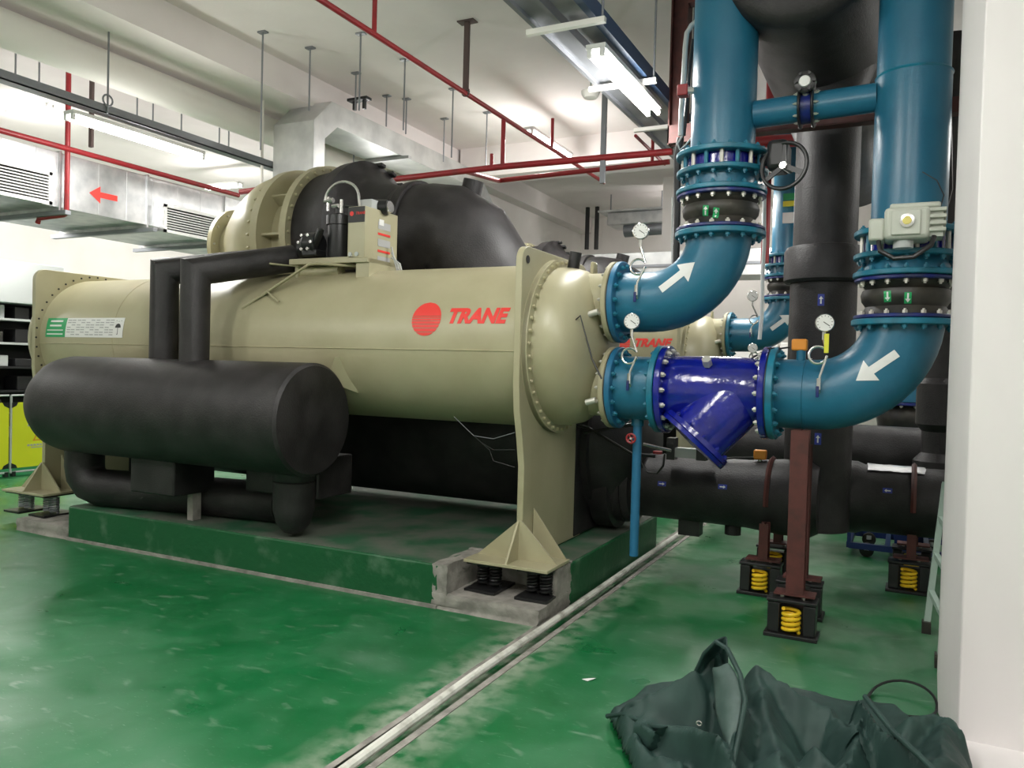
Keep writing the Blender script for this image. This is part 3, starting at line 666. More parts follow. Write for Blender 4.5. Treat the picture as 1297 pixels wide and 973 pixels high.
# --- lower line : riser 2 -> elbow -> strainer -> spool -> lower nozzle
def lower_line():
    y, z = CY, 1.43
    t = thing('pipe_spool', 'short teal flanged spool between chiller lower nozzle and blue strainer', 'pipe', (-1.74, y, z))
    B().cyl((-1.72, y, z), (-1.41, y, z), PR + .012, n=48).obj('pipe', teal, t)
    B().lathe((-1.745, y, z), (1, 0, 0), [(0, .19), (0, .262), (.006, .262), (.006, .19)], 48, cap=False).obj('gasket', rubber, t)
    flange(t, (-1.738, y, z), (1, 0, 0), .272, .19, .038, ltblue, 16, bm=teal_f, side=1, br=.016)
    flange(t, (-1.455, y, z), (1, 0, 0), .285, .19, .04, teal_f, 16, bm=teal_f, side=-1, br=.016)
    B().tube([(-1.585, y, z - .19), (-1.585, y, 1.18)], .042, 16).obj('drain_neck', teal, t)
    s = thing('y_strainer', 'glossy navy blue wye strainer between two flanges', 'strainer', (-1.08, y, z))
    B().lathe((-1.40, y, z), (1, 0, 0), [(0, .17), (0, .20), (.05, .215), (.12, .22), (.45, .22), (.53, .215), (.60, .20), (.60, .17)], 56, cap=False).obj('body', blue, s)
    d = V((-.62, -.24, -.74)).normalized(); c0_ = V((-.90, y, z + .03))
    br = B().lathe(c0_, d, [(0, .20), (.20, .205), (.36, .20), (.42, .20)], 48).obj('screen_barrel', blue, s)
    cv = B().lathe(c0_ + d * .415, d, [(0, .20), (0, .245), (.03, .25), (.034, .243), (.036, .25), (.062, .245), (.068, .12), (.075, 0)], 48, cap=False).obj('cover', blue, s)
    bolts(cv, c0_ + d * .415, -d, .225, 12, blue, .013, .015)
    flange(s, (-1.41, y, z), (1, 0, 0), .285, .19, .04, blue, 16, side=1, br=.0165)
    flange(s, (-.785, y, z), (1, 0, 0), .285, .19, .04, blue, 16, side=-1, br=.0165)
    B().cyl((-1.10, y - .16, z + .165), (-1.10, y - .20, z + .20), .03, n=6).obj('plug', boltm, s)
    B().box((-1.30, y - .06, z - .27), (-1.20, y + .05, z - .2)).obj('drain_plug', boltm, s, bevel=.01)
    e = thing('pipe_elbow', 'big teal pipe elbow with white arrow pointing down left below the right riser', 'pipe', (-.3, y, z))
    pts = [(-.74, y, z), (-.60, y, z)] + elbow_pts((RX2 - .47, y, z), (1, 0, 0), (0, 0, 1), .47) + [(RX2, y, 1.875)]
    eb = B().tube(pts, PR + .012, 56).obj('pipe', teal, e)
    B().lathe((-.745, y, z), (1, 0, 0), [(0, .19), (0, .275), (.006, .275), (.006, .19)], 48, cap=False).obj('gasket', rubber, e)
    flange(e, (-.738, y, z), (1, 0, 0), .285, .19, .042, teal_f, 16, bm=teal_f, side=1, br=.016)
    flange(e, (RX2, y, 1.842), (0, 0, 1), .285, .19, .035, teal_f, 16, bm=teal_f, side=-1, br=.016)
    B().lathe((-.545, y, z), (1, 0, 0), [(0, PR), (.004, PR + .017), (.01, PR)], 56, cap=False).obj('weld_seam', teal_f, e)
    q = at(1110, 465, y=4.9)
    decal('flow_arrow', [arrow(.26, math.radians(218))], (q.x, y - .3, q.z), (1, 0, 0), (0, 0, 1), bvh(eb), white, e, .003)
    q = at(1012, 470, y=5.0)
    tb = B().cyl((q.x, y - .02, z + .19), (q.x, y - .02, z + .30), .028, n=16).obj('sensor_neck', teal, e)
    rj, body, bb = rubber_joint(RX2, y, 1.880, 2.115, 'black rubber expansion joint with two green stickers on the right teal riser')
    body['fy'] = y - .24
    stickers(rj, body, bb, [(1124, 375, 3), (1150, 377, 0)], -PI / 2)
    sp = thing('pipe_spool', 'flaring flanged teal spool between rubber joint and actuated valve, right riser', 'pipe', (RX2, y, 2.12))
    B().lathe((RX2, y, 2.12), (0, 0, 1), [(0, .24), (.03, .24), (.10, .20), (.125, .198)], 56).obj('pipe', teal, sp)
    flange(sp, (RX2, y, 2.118), (0, 0, 1), .285, .19, .032, teal_f, 16, bm=teal_f, side=1, br=.015)
    flange(sp, (RX2, y, 2.225), (0, 0, 1), .285, .19, .03, teal_f, 16, bm=teal_f, side=-1, br=.015)
    vt = butterfly_valve(RX2, y, 2.257, 2.355, 'motorised butterfly valve with pale grey actuator box on the right riser')
    # actuator
    za, zb_ = 2.28, 2.45; ya = y - .43
    B().cyl((RX2 - .0, y - .2, 2.31), (RX2, ya + .2, 2.31), .045, n=20).obj('stem', teal_f, vt)
    ac = B().box((RX2 - .115, ya, za), (RX2 + .105, ya + .22, zb_)).obj('actuator', actm, vt, bevel=.022)
    B().box((RX2 - .09, ya + .01, zb_ - .01), (RX2 + .15, ya + .20, zb_ + .02)).obj('actuator_lid', actm, vt, bevel=.01)
    B().box((RX2 - .19, ya + .02, za + .0), (RX2 - .11, ya + .19, zb_ - .05)).obj('terminal_cover', actm, vt, bevel=.014)
    for k in range(4): B().box((RX2 + .09, ya + .01, za + .035 + k * .035), (RX2 + .178, ya + .2, za + .055 + k * .035)).obj('cooling_fin', actm, vt, bevel=.004)
    B().box((RX2 + .10, ya + .03, za + .01), (RX2 + .165, ya + .19, zb_ - .01)).obj('fin_core', actm, vt)
    B().box((RX2 - .08, ya - .012, za + .02), (RX2 + .06, ya + .01, zb_ - .02)).obj('front_plate', actm, vt, bevel=.005)
    lens = B().lathe((RX2 - .005, ya - .012, za + .092), (0, -1, 0), [(0, .036), (.012, .036), (.014, .026)], 28).obj('indicator_ring', chrome, vt)
    B().lathe((RX2 - .005, ya - .024, za + .092), (0, -1, 0), [(0, .024), (.006, .018)], 24).obj('indicator_lens', warm, vt)
    B().cyl((RX2 - .02, ya + .08, za - .04), (RX2 - .02, ya + .08, za + .01), .05, n=20).obj('actuator_neck', greym, vt)
    B().tube([(RX2 - .14, ya + .04, za), (RX2 - .13, ya + .0, za - .06), (RX2 - .06, ya - .02, za - .105), (RX2 + .03, ya - .02, za - .10), (RX2 + .11, ya + .0, za - .04), (RX2 + .125, ya + .03, za + .01)], .013, 10).obj('cable', blackp, vt)
    B().tube([(RX2 + .15, ya + .1, zb_), (RX2 + .165, ya + .12, zb_ + .07), (RX2 + .13, ya + .16, zb_ + .16), (RX2 + .06, ya + .2, zb_ + .22)], .003, 6).obj('thin_cable', blackp, vt)
    rp = thing('riser_pipe', 'thick teal riser pipe beside the white column', 'pipe', (RX2, y, 2.358))
    b = B().cyl((RX2, y, 2.358), (RX2, y, 3.27), PR, n=56); b.cyl((RX2 - .002, y, 3.27), (RX2 - .002, y, CZ - .01), PR - .006, n=56); b.obj('pipe', teal, rp)
    B().lathe((RX2, y, 3.262), (0, 0, 1), [(0, PR), (.008, PR + .006), (.016, PR)], 48, cap=False).obj('weld_seam', teal_f, rp)
    flange(rp, (RX2, y, 2.357), (0, 0, 1), .285, .19, .032, teal_f, 16, bm=teal_f, side=1, br=.015)
lower_line()

# bypass between the risers with its small valve
t = thing('bypass_pipe', 'thinner teal bypass pipe joining the two near risers', 'pipe', (-.55, CY, 3.17))
B().cyl((RX1 + .19, CY, 3.155), (RX2 - .19, CY, 3.175), .083, n=32).obj('pipe', teal, t)
v = thing('butterfly_valve', 'small black valve with white capped top in the bypass pipe', 'valve', (-.55, CY, 3.16))
q = at(1022, 140, y=CY)
B().lathe((q.x - .03, CY, 3.165), (1, 0, 0), [(0, .07), (0, .098), (.06, .098), (.06, .07)], 32, cap=False).obj('body', blue_f, v)
for dx in (-.045, .03): flange(v, (q.x + dx, CY, 3.165), (1, 0, 0), .125, .08, .016, black_m, 8, bm=boltm, side=1 if dx > 0 else -1, br=.008)
B().cyl((q.x, CY - .05, 3.2), (q.x, CY - .13, 3.26), .02, n=12).obj('stem', boltm, v)
hd = B().lathe((q.x, CY - .10, 3.275), (0, -1, -.1), [(0, .06), (.045, .062), (.05, .05)], 24).obj('gear_head', blackp, v)
B().lathe((q.x, CY - .15, 3.272), (0, -1, -.1), [(0, .034), (.012, .030)], 20).obj('white_cap', white, v)
for i in range(6):
    a = PI / 3 * i; B().cyl((q.x + .052 * math.cos(a), CY - .14, 3.272 + .052 * math.sin(a)), (q.x + .052 * math.cos(a), CY - .165, 3.27 + .052 * math.sin(a)), .009, n=6).obj('bolt', black_m, v)

# drain pipe below the spool, with red tap wheel
t = thing('drain_pipe', 'light blue drain pipe hanging under the short spool, ending above the floor', 'pipe', (-1.585, CY, .3))
B().cyl((-1.585, CY, .31), (-1.585, CY, 1.19), .030, n=20).obj('pipe', ltblue, t)
q = at(802, 555, y=CY - .05)
wh = B().tube([(-1.60 + .03 * math.cos(a), CY - .09, q.z + .03 * math.sin(a)) for a in [2 * PI * i / 16 for i in range(16)]], .007, 6, closed=True).obj('tap_wheel', redp, t)
B().cyl((-1.60, CY, q.z), (-1.60, CY - .095, q.z), .008, n=8).obj('tap_stem', chrome, t)
for i in range(4): B().bar((-1.60, CY - .09, q.z), (-1.60 + .028 * math.cos(i * PI / 2 + .5), CY - .09, q.z + .028 * math.sin(i * PI / 2 + .5)), .008, .006, (0, 1, 0)).obj('spoke', redp, wh)

# ================================================================ GAUGES
def gauge(dial, loop, valve, y, lab, r=.052, blue_handle=True, tagc=None, off=V((0, 0, 0)), ys=None):
    D, Lp, Vv = (at(*p, y=y) for p in (dial, loop, valve))
    D, Lp, Vv = D + off, Lp + off, Vv + off
    t = thing('pressure_gauge', lab, 'gauge', tuple(Vv))
    yw = ys if ys else Vv.y + .08
    fac = V((.15, -1, 0)).normalized()
    case = B().lathe(D + V((0, .02, 0)), fac, [(0, r * .9), (.004, r), (.03, r), (.034, r * .93), (.03, r * .9)], 36).obj('case', chrome, t)
    B().lathe(D + V((0, .02, 0)) + fac * .0305, fac, [(0, r * .90), (.001, r * .90)], 36).obj('dial_face', white, t)
    f0 = D + V((0, .02, 0)) + fac * .033; u = V((1, .15, 0)).normalized()
    B().bar(f0 - u * r * .15 + V((0, 0, .1 * r)), f0 + u * r * .5 - V((0, 0, .35 * r)), .004, .002, fac).obj('needle', blackink, t)
    tk = B()
    for i in range(11):
        a = math.radians(-45 + 27 * i); e = u * math.cos(a) + V((0, 0, 1)) * math.sin(a); tk.bar(f0 + e * r * .68 - fac * .0008, f0 + e * r * .82 - fac * .0008, .003, .001, fac)
    tk.obj('scale_marks', blackink, t)
    B().cyl(D - V((0, -.01, r)), D - V((0, -.01, r + .045)), .011, n=6).obj('nut', chrome, t)
    rr = .050; pts = [D - V((0, -.01, r + .04)), Lp + V((.01, .01, rr + .025))]
    pts += [Lp + V((-rr * math.sin(a - .2), .01 - .012 * a / 6, rr * math.cos(a - .2))) for a in [2 * PI * i / 22 for i in range(23)]]
    pts = [D - V((0, -.01, r + .04))] + [Lp + V((rr * math.cos(a), .012 - .02 * i / 26, rr * math.sin(a))) for i, a in enumerate([.5 + 2 * PI * i / 24 for i in range(23)])] + [Vv + V((.005, 0, .05)), Vv + V((0, 0, .02))]
    B().tube(pts, .008, 8).obj('siphon', chrome, t)
    B().cyl(Vv + V((0, 0, .035)), Vv - V((0, 0, .03)), .014, n=8).obj('cock', chrome, t)
    B().box(tuple(Vv + V((-.014, -.02, -.075))), tuple(Vv + V((.004, -.010, -.01)))).obj('cock_handle', blue_f, t, bevel=.003)
    B().tube([Vv - V((0, 0, .02)), Vv - V((0, -.02, .045)), (Vv.x, yw, Vv.z - .05)], .010, 8).obj('nipple', chrome, t)
    if tagc:
        q = at(*tagc, y=y) + off; B().box((q.x - .012, q.y - .01, q.z - .055), (q.x + .012, q.y + .01, q.z + .055)).obj('yellow_tag', yeltag, t)
    return t
gauge((811, 293), (808, 338), (806, 368), 4.88, 'round pressure gauge highest on the left, above the upper teal elbow')
gauge((800, 407), (797, 451), (797, 480), 4.87, 'white pressure gauge between the two chiller nozzles, over the short lower spool')
gauge((1044, 409), (1036, 450), (1037, 487), 4.87, 'white pressure gauge with yellow tag before the black riser', tagc=(1047, 435))
gauge((953, 375), (955, 405), (951, 420), 9.4, 'far pressure gauge above the rear chiller elbow', r=.062, ys=9.58)
gauge((953, 441), (955, 452), (953, 462), 9.35, 'far pressure gauge below the rear chiller elbow', r=.055, ys=9.62)

def sensor(px, py, y, lab, s=.045):
    q = at(px, py, y=y)
    t = thing('temperature_sensor', lab, 'sensor', tuple(q))
    B().box((q.x - s, q.y - .03, q.z - .035), (q.x + s, q.y + .03, q.z + .035)).obj('housing', orange, t, bevel=.01)
    B().cyl((q.x, q.y, q.z - .035), (q.x, q.y, q.z - .07), .014, n=10).obj('stem', boltm, t)
sensor(1013, 437, CY - .02, 'orange sensor box on top of the lower teal pipe')
sensor(963, 576, 6.0, 'orange sensor box on the black header pipe under the strainer')
tag(B().tube([at(1000, 440, y=5.08), at(985, 442, y=5.05), at(975, 441, y=5.0), at(950, 455, y=5.1), at(925, 500, y=5.5)], .006, 6).obj('sensor_cable', blackp), 'black sensor cable leading left from the upper orange sensor box', 'cable')
tag(B().tube([at(955, 580, y=5.98), at(930, 580, y=5.95), at(900, 583, y=5.9)], .008, 6).obj('sensor_cable', blackp), 'black cable leading left from the lower orange sensor box', 'cable')

# ================================================================ BLACK INSULATED PIPES
def sticker_arrow(t, tr, px, py, y, ang, s=.042):
    q = at(px, py, y=y); o = V((q.x, q.y - .5, q.z))
    decal('direction_sticker', [rect(-s * .75, -s * .4, s * .75, s * .4) if abs(math.cos(ang)) > .5 else rect(-s * .4, -s * .75, s * .4, s * .75)], o, (1, 0, 0), (0, 0, 1), tr, bluetag, t, .003)
    decal('direction_arrow', [arrow(s, ang)], o, (1, 0, 0), (0, 0, 1), tr, white, t, .005)
HY = 6.05
t = thing('header_pipe', 'black insulated header pipe running low from the nearest chiller to the black riser', 'pipe', (-1.2, HY, .65))
hp = B().lathe((-1.92, HY, .655), (1, 0, 0), [(0, .30), (.06, .30), (.07, .245), (.9, .25), (1.15, .275), (1.34, .275), (1.40, .24)], 48).obj('pipe', black_i, t)
tr = bvh(hp)
sticker_arrow(t, tr, 838, 613, HY - .25, 0); sticker_arrow(t, tr, 915, 617, HY - .25, 0)
a = at(815, 668, y=HY)
B().box((-1.52, HY - .05, .30), (-1.36, HY + .08, .44)).obj('drain_box', black_m, t)
B().cyl((-1.12, HY, .34), (-1.12, HY, .42), .06, n=16).obj('stub', black_i, t)
t = thing('header_pipe', 'black insulated header pipe beyond the trolley, with foil taped top', 'pipe', (0, 6.5, .65))
hp = B().lathe((-.55, 6.5, .64), (1, 0, 0), [(0, .27), (.25, .27), (.30, .25), (1.2, .25), (2.0, .25)], 48).obj('pipe', black_i, t)
sticker_arrow(t, bvh(hp), 1124, 622, 6.25, PI)
q0, q1 = at(1098, 592, y=6.42), at(1172, 596, y=6.42)
pts = []
for i in range(9): pts.append(((q0.x + (q1.x - q0.x) * i / 8), 0, 0))
fb = B()
for j in range(5):
    a = math.radians(60 + j * 14)
    for i in range(9): fb.v.append(V((pts[i][0] + random.uniform(-.01, .01), 6.5 - .256 * math.cos(a), .64 + .256 * math.sin(a) + random.uniform(0, .006))))
fb.f = [(j * 9 + i, j * 9 + i + 1, (j + 1) * 9 + i + 1, (j + 1) * 9 + i) for j in range(4) for i in range(8)]
fb.obj('foil_tape', foil, t)
t = thing('riser_pipe', 'thick black insulated riser pipe with wide collar behind the right teal elbow', 'pipe', (-.56, 6.25, .4))
VX, VY = -.563, 6.25
q = at(1040, 360, y=VY); q2 = at(1040, 313, y=VY)
rp = B().lathe((VX, VY, .42), (0, 0, 1), [(0, .235), (q.z - .42 - .0, .232), (q.z - .42, .262), (q.z - .40, .28), (q2.z - .46, .28), (q2.z - .43, .262), (q2.z - .42, .222), (4.47 - .42, .222)], 56).obj('pipe', black_i, t)
tr = bvh(rp); sticker_arrow(t, tr, 1040, 380, VY - .23, PI / 2, .055); sticker_arrow(t, tr, 1036, 556, VY - .23, PI / 2, .055)
# overhead: huge insulated main with drop neck
t = thing('insulated_main', 'huge black insulated overhead main ending above the black riser', 'pipe', (-.6, 5.6, 4.2))
mc = at(1025, 72, y=5.35)
R0 = .47
B().lathe((mc.x - .02, 4.85, mc.z + R0 + .02), (0, 1, 0), [(0, .30), (.015, .40), (.05, .45), (.10, R0), (5.6, R0)], 64).obj('pipe', black_i, t)
B().lathe((VX, VY - .02, 3.52), (0, 0, 1), [(0, .225), (.06, .235), (.20, .29), (.45, .37), (.75, .41)], 48).obj('neck', black_i, t)

# pipes far right behind the column gap
t = thing('riser_pipe', 'black insulated riser with swollen joints at the edge of the column', 'pipe', (.3, 7.6, .5))
q = at(1190, 520, y=7.6)
B().lathe((q.x, 7.6, .5), (0, 0, 1), [(0, .16), (.1, .19), (.35, .19), (.42, .13), (.60, .13), (.66, .18), (1.0, .18), (1.05, .14), (3.9, .14)], 32).obj('pipe', black_i, t)
t = thing('header_pipe', 'black insulated header pipe lying behind the foil taped header', 'pipe', (0, 8.0, .9))
B().lathe((-1.7, 8.0, .83), (1, 0, 0), [(0, .2), (.2, .27), (2.1, .27), (3.4, .27)], 40).obj('pipe', black_i, t)
# far blue joint
q = at(1141, 530, y=10.5)
t = thing('rubber_joint', 'far black rubber joint between blue flanges, seen under the big teal elbow', 'pipe joint', tuple(q))
B().lathe((q.x, 10.5, q.z - .16), (0, 0, 1), [(0, .20), (.06, .25), (.16, .27), (.26, .25), (.32, .20)], 32).obj('bellows', rubber, t)
for dz in (-.19, .16): flange(t, (q.x, 10.5, q.z + dz), (0, 0, 1), .33, .2, .03, blue_f, 12, br=.018, side=1 if dz < 0 else -1, name='ring')
t = thing('riser_pipe', 'far teal riser standing above and below the distant rubber joint', 'pipe', (q.x, 10.5, 0))
B().cyl((q.x, 10.5, q.z + .2), (q.x, 10.5, q.z + 2.0), .24, n=32).obj('pipe', teal, t)
B().cyl((q.x, 10.5, 0), (q.x, 10.5, q.z - .2), .30, n=32).obj('pipe', ltblue, t)
q = at(1164, 520, y=12.2)
struct(B().box((q.x - .12, 12.0, 0), (q.x + .5, 12.5, CZ)).obj('trim_5', whitew, smooth=False))

# ================================================================ SUPPORT POSTS ON SPRING MOUNTS
def spring_mount(x, y, lab, grp, ang=0):
    t = thing('spring_mount', lab, 'spring mount', (x, y, 0), grp)
    B().box((x - .15, y - .095, 0), (x + .15, y + .095, .022)).obj('base_plate', rust if False else black_m, t, bevel=.003)
    for s in (-1, 1):
        B().box((x + s * .100 - .034, y - .065, .022), (x + s * .100 + .034, y + .065, .20)).obj('housing', blackp, t, bevel=.006)
    B().box((x - .13, y - .01, .022), (x + .13, y + .065, .17)).obj('housing_web', blackp, t)
    B().box((x - .14, y - .075, .205), (x + .14, y + .075, .222)).obj('top_plate', black_m, t, bevel=.003)
    pts = [(x + .045 * math.cos(a), y - .055 + .042 * math.sin(a), .036 + a / (2 * PI * 4.5) * .13) for a in [2 * PI * i / 12 for i in range(55)]]
    B().tube(pts, .0115, 8).obj('coil_spring', yellow, t)
    for s in (-1, 1): B().cyl((x + s * .06, y, .222), (x + s * .06, y, .25), .012, n=6).obj('leveling_bolt', boltm, t)
    return t
def post(x, y, z1, lab, grp, strap=None, w=.062):
    t = thing('support_post', lab, 'post', (x, y, .245), grp)
    B().box((x - .115, y - .06, .24), (x + .115, y + .06, .252)).obj('foot_plate', rust, t)
    b = B().box((x - w / 2, y - .004, .252), (x + w / 2, y + .004, z1)); b.box((x - w / 2 - .004, y - .05, .252), (x - w / 2 + .004, y + .05, z1)); b.box((x + w / 2 - .004, y - .05, .252), (x + w / 2 + .004, y + .05, z1))
    b.v = b.v[:0]; b.f = []
    b.box((x - w / 2, y - .052, .252), (x + w / 2, y - .046, z1)); b.box((x - w / 2, y + .046, .252), (x + w / 2, y + .052, z1)); b.box((x - .003, y - .05, .252), (x + .003, y + .05, z1))
    b.obj('column', rust, t)
    if strap:
        cy, cz, r = strap
        B().tube([(x, cy - r * math.cos(a), cz + r * math.sin(a)) for a in [PI * i / 16 - .15 for i in range(19)]], .018, 4).obj('pipe_strap', rust, t)
    return t
spots = [(-.555, 4.955, 1.215, 'front', None, 'of the tall post under the big teal elbow'), (-.565, 5.36, 1.20, 'rear', None, 'behind the tall front post')]
spring_mount(-.555, 4.955, 'black spring mount with yellow coil nearest the camera', 'spring mounts')
spring_mount(-.565, 5.40, 'black spring mount just behind the one nearest the camera', 'spring mounts')
post(-.545, 4.98, 1.22, 'tall rusty red post under the big teal elbow', 'support posts', w=.10)
post(-.55, 5.40, 1.10, 'rusty red post standing just behind the tallest front post', 'support posts', w=.06)
spring_mount(-.865, 5.78, 'black spring mount with yellow coil left of the tallest post', 'spring mounts')
spring_mount(-.855, 6.42, 'black spring mount in shade behind the left one', 'spring mounts')
post(-.85, 5.78, .50, 'short rusty red post with strap over the black header, left one', 'support posts', strap=(HY, .655, .275))
post(-.84, 6.42, .50, 'short rusty red post behind the strapped left one', 'support posts')
spring_mount(.07, 6.42, 'black spring mount with yellow coil beside the blue trolley', 'spring mounts')
spring_mount(.09, 6.95, 'black spring mount hidden in shade behind the one by the trolley', 'spring mounts')
post(.08, 6.42, .42, 'short rusty red post beside the blue trolley', 'support posts', strap=(6.5, .64, .27))
post(.10, 6.95, .42, 'rusty red post behind the one beside the blue trolley', 'support posts')
spring_mount(-.55, 8.75, 'far black spring mount with yellow coil beyond the trolley', 'spring mounts')
post(-.55, 8.75, .60, 'far rusty red post beyond the trolley', 'support posts')

# ================================================================ TROLLEY, LADDER
t = thing('trolley', 'dark blue steel trolley on castors under the black header pipe', 'trolley', (-.1, 7.6, 0))
p0 = at(1075, 690, y=7.4); x0, x1 = p0.x, p0.x + .95; y0, y1 = 7.4, 8.0; zt = p0.z
for a, b in (((x0, y0), (x1, y0)), ((x0, y1), (x1, y1)), ((x0, y0), (x0, y1)), ((x1, y0), (x1, y1)), ((x0 + .3, y0), (x0 + .3, y1)), ((x0 + .6, y0), (x0 + .6, y1))):
    B().bar((*a, zt), (*b, zt), .04, .05).obj('frame_rail', dkblue, t)
for a in ((x0, y0), (x0, y1), (x0 + .42, y0), (x0 + .42, y1)): B().bar((*a, zt), (*a, zt + .17), .03, .03, (0, 1, 0)).obj('corner_post', dkblue, t)
B().bar((x0, y0, zt + .16), (x0, y1, zt + .16), .025, .025).obj('top_rail', dkblue, t)
B().box((x0 + .35, y0 + .1, zt + .02), (x0 + .50, y1 - .1, zt + .22)).obj('jack_body', dkblue, t, bevel=.01)
for a in ((x0 + .14, y0 + .05), (x0 + .14, y1 - .05), (x1 - .3, y0 + .05), (x1 - .3, y1 - .05)):
    c = B().cyl((a[0] - .0, a[1] - .02, .06), (a[0], a[1] + .02, .06), .058, n=24).obj('castor', rubber, t)
    B().box((a[0] - .02, a[1] - .03, .06), (a[0] + .02, a[1] - .022, zt)).obj('castor_fork', greym, c)
t = thing('board', 'pale board lying on the floor behind the blue trolley', 'board', (0, 8.6, 0))
B().box((-.55, 8.55, .02), (1.2, 8.7, .12)).obj('panel', whitep, t)

t = thing('ladder', 'greenish aluminium ladder leaning behind the white column', 'ladder', (.2, 5.3, 0))
la = at(1173, 797, z=.02); lb = at(1197, 612, y=la.y + .35)
lc = at(1190, 840, z=.02); ld = lb + (lc - la)
r1_ = B().bar(la, lb, .035, .055, (0, 1, 0)).obj('rail', ladderm, t); B().bar(lc, ld, .035, .055, (0, 1, 0)).obj('rail', ladderm, t)
for p in (la, lc): B().box((p.x - .025, p.y - .035, 0), (p.x + .025, p.y + .035, .07)).obj('rubber_foot', rubber, t)
for i in range(1, 4): B().bar(la.lerp(lb, i / 4), lc.lerp(ld, i / 4), .03, .03).obj('rung', ladderm, t)

# ================================================================ DUCTS
def duct(lab, x0, x1, y0, y1, z0, z1, seams, grp=None):
    t = thing('air_duct', lab, 'duct', (x1, y0, z0), grp)
    B().box((x0, y0, z0), (x1, y1, z1)).obj('casing', steel, t, bevel=.004)
    for y in seams:
        B().box((x0 - .015, y - .012, z0 - .03), (x1 + .02, y + .012, z1 + .015)).obj('seam_flange', steel_d if False else steel, t)
    return t
DX = -8.0
t = duct('long galvanised duct with red arrow and air grilles along the left wall', -9.55, DX, 1.2, 11.5, 3.09, 3.66, [2.4, 3.6, 5.35, 6.42, 7.6, 8.8, 10.0])
q = at(131, 248, x=DX); B().prism([(DX - .002, q.y + a, q.z + b) for a, b in arrow(.34, PI)], (.008, 0, 0)).obj('red_arrow', redink, t, smooth=False)
for i, y in enumerate((5.35, 6.42, 7.6, 8.8)):
    B().bar((-9.7, y, 3.03), (-7.85, y, 3.03), .06, .045).obj('support_angle', steel_d, t)
for y in [1.6 + .35 * i for i in range(26)]: B().box((DX, y, 3.10), (DX + .004, y + .006, 3.65)).obj('crease', steel, t)
def grille(p0, p1, lab, xg=-7.86):
    a, b = at(*p0, x=xg), at(*p1, x=xg)
    y0, y1, z1, z0 = a.y, b.y, a.z, a.z - .33
    t = thing('air_grille', lab, 'grille', (xg, y0, z0), 'air grilles')
    B().box((DX, y0 + .02, z0 + .02), (xg - .01, y1 - .02, z1 - .02)).obj('collar', steel, t)
    B().box((xg - .012, y0 + .03, z0 + .03), (xg - .010, y1 - .03, z1 - .03)).obj('back', dark, t)
    for q0, q1 in (((y0, z0), (y1, z0 + .035)), ((y0, z1 - .035), (y1, z1)), ((y0, z0), (y0 + .035, z1)), ((y1 - .035, z0), (y1, z1))):
        B().box((xg - .01, q0[0], q0[1]), (xg + .012, q1[0], q1[1])).obj('frame', white, t)
    n = 8
    for i in range(n):
        z = z0 + .045 + (z1 - z0 - .09) * (i + .5) / n
        B().bar((xg, y0 + .03, z), (xg, y1 - .03, z), .020, .013, (.35, 0, 1)).obj('slat', white, t)
grille((-20, 198), (66, 217), 'white louvred air grille nearest the left edge of the duct')
grille((208, 258), (276, 272), 'white louvred air grille halfway along the duct, right of the red arrow')

# arch shaped bare duct above the compressor
AX0, AX1 = -6.70, -6.10
a = at(397, 180, x=AX1); ya = a.y; zt = at(432, 134, x=AX1).z; ye = at(612, 214, x=AX1).y; T = .27
t = thing('air_duct', 'arch shaped galvanised duct rising behind the compressor of the nearest chiller', 'duct', (AX1, ya, 2.2))
poly = [(ya, 2.3), (ya, zt - .30), (ya + .30, zt), (ye - .1, zt), (ye + .35, zt - .38), (ye + .35, 3.3), (ye + .02, 3.3), (ye + .02, zt - .5), (ye - .2, zt - T), (ya + .42, zt - T), (ya + .2, zt - .46), (ya + .2, 2.3)]
B().prism([(AX0, y, z) for y, z in poly], (AX1 - AX0, 0, 0)).obj('casing', steel_w, t, bevel=.006, smooth=False)
b = at(500, 200, x=AX1)
B().bar((AX0 - .1, at(510, 192, x=AX1).y, zt - T - .03), (AX1 + .12, at(510, 192, x=AX1).y, zt - T - .03), .07, .04).obj('support_angle', steel, t)
# conduit over the duct
XC = at(333, 200, y=ya - .1).x
tag(B().tube([at(330, 300, x=XC), at(332, 200, x=XC), at(333, 110, x=XC), at(335, 96, x=XC), at(345, 90, x=XC), at(450, 139, x=XC), at(560, 191, x=XC), at(573, 200, x=XC), at(576, 215, x=XC)], .016, 8).obj('conduit', whitep), 'thin white conduit bent over the arch shaped duct', 'conduit')

# long white round pipe beneath the ceiling on the left
q = at(180, 104, z=4.36)
tag(B().cyl((q.x, -2.5, 4.36), (q.x, 12.1, 4.36), .165, n=32).obj('round_duct', whitep), 'long white insulated round pipe under the ceiling at upper left', 'pipe')
# pale insulated duct crossing behind the rear chiller
z = at(800, 320, y=12.0).z
t = thing('air_duct', 'pale sheet duct running low along the far wall behind the rear chiller', 'duct', (-4, 12.0, z))
B().box((-6.3, 12.0, z - .40), (.6, 12.7, z)).obj('casing', steel_w, t, bevel=.01)
B().box((-6.3, 11.97, z - .24), (.6, 12.0, z - .20)).obj('seam_flange', steel_d, t)
# background air handling unit between the risers
t = thing('air_handling_unit', 'pale grey panelled air handling unit far behind the risers', 'air handler', (-1.4, 11.2, 0))
q0, q1 = at(900, 300, y=11.4), at(1010, 300, y=11.4)
for i in range(3):
    for k in range(3):
        B().box((q0.x - .8 + i * .9, 11.4, .15 + k * .62), (q0.x - .8 + i * .9 + .87, 11.9, .15 + k * .62 + .59)).obj('panel', whitep, t, bevel=.01)
B().box((q0.x - .8, 11.42, .05), (q0.x + 1.9, 11.9, .15)).obj('base_frame', steel_d, t)

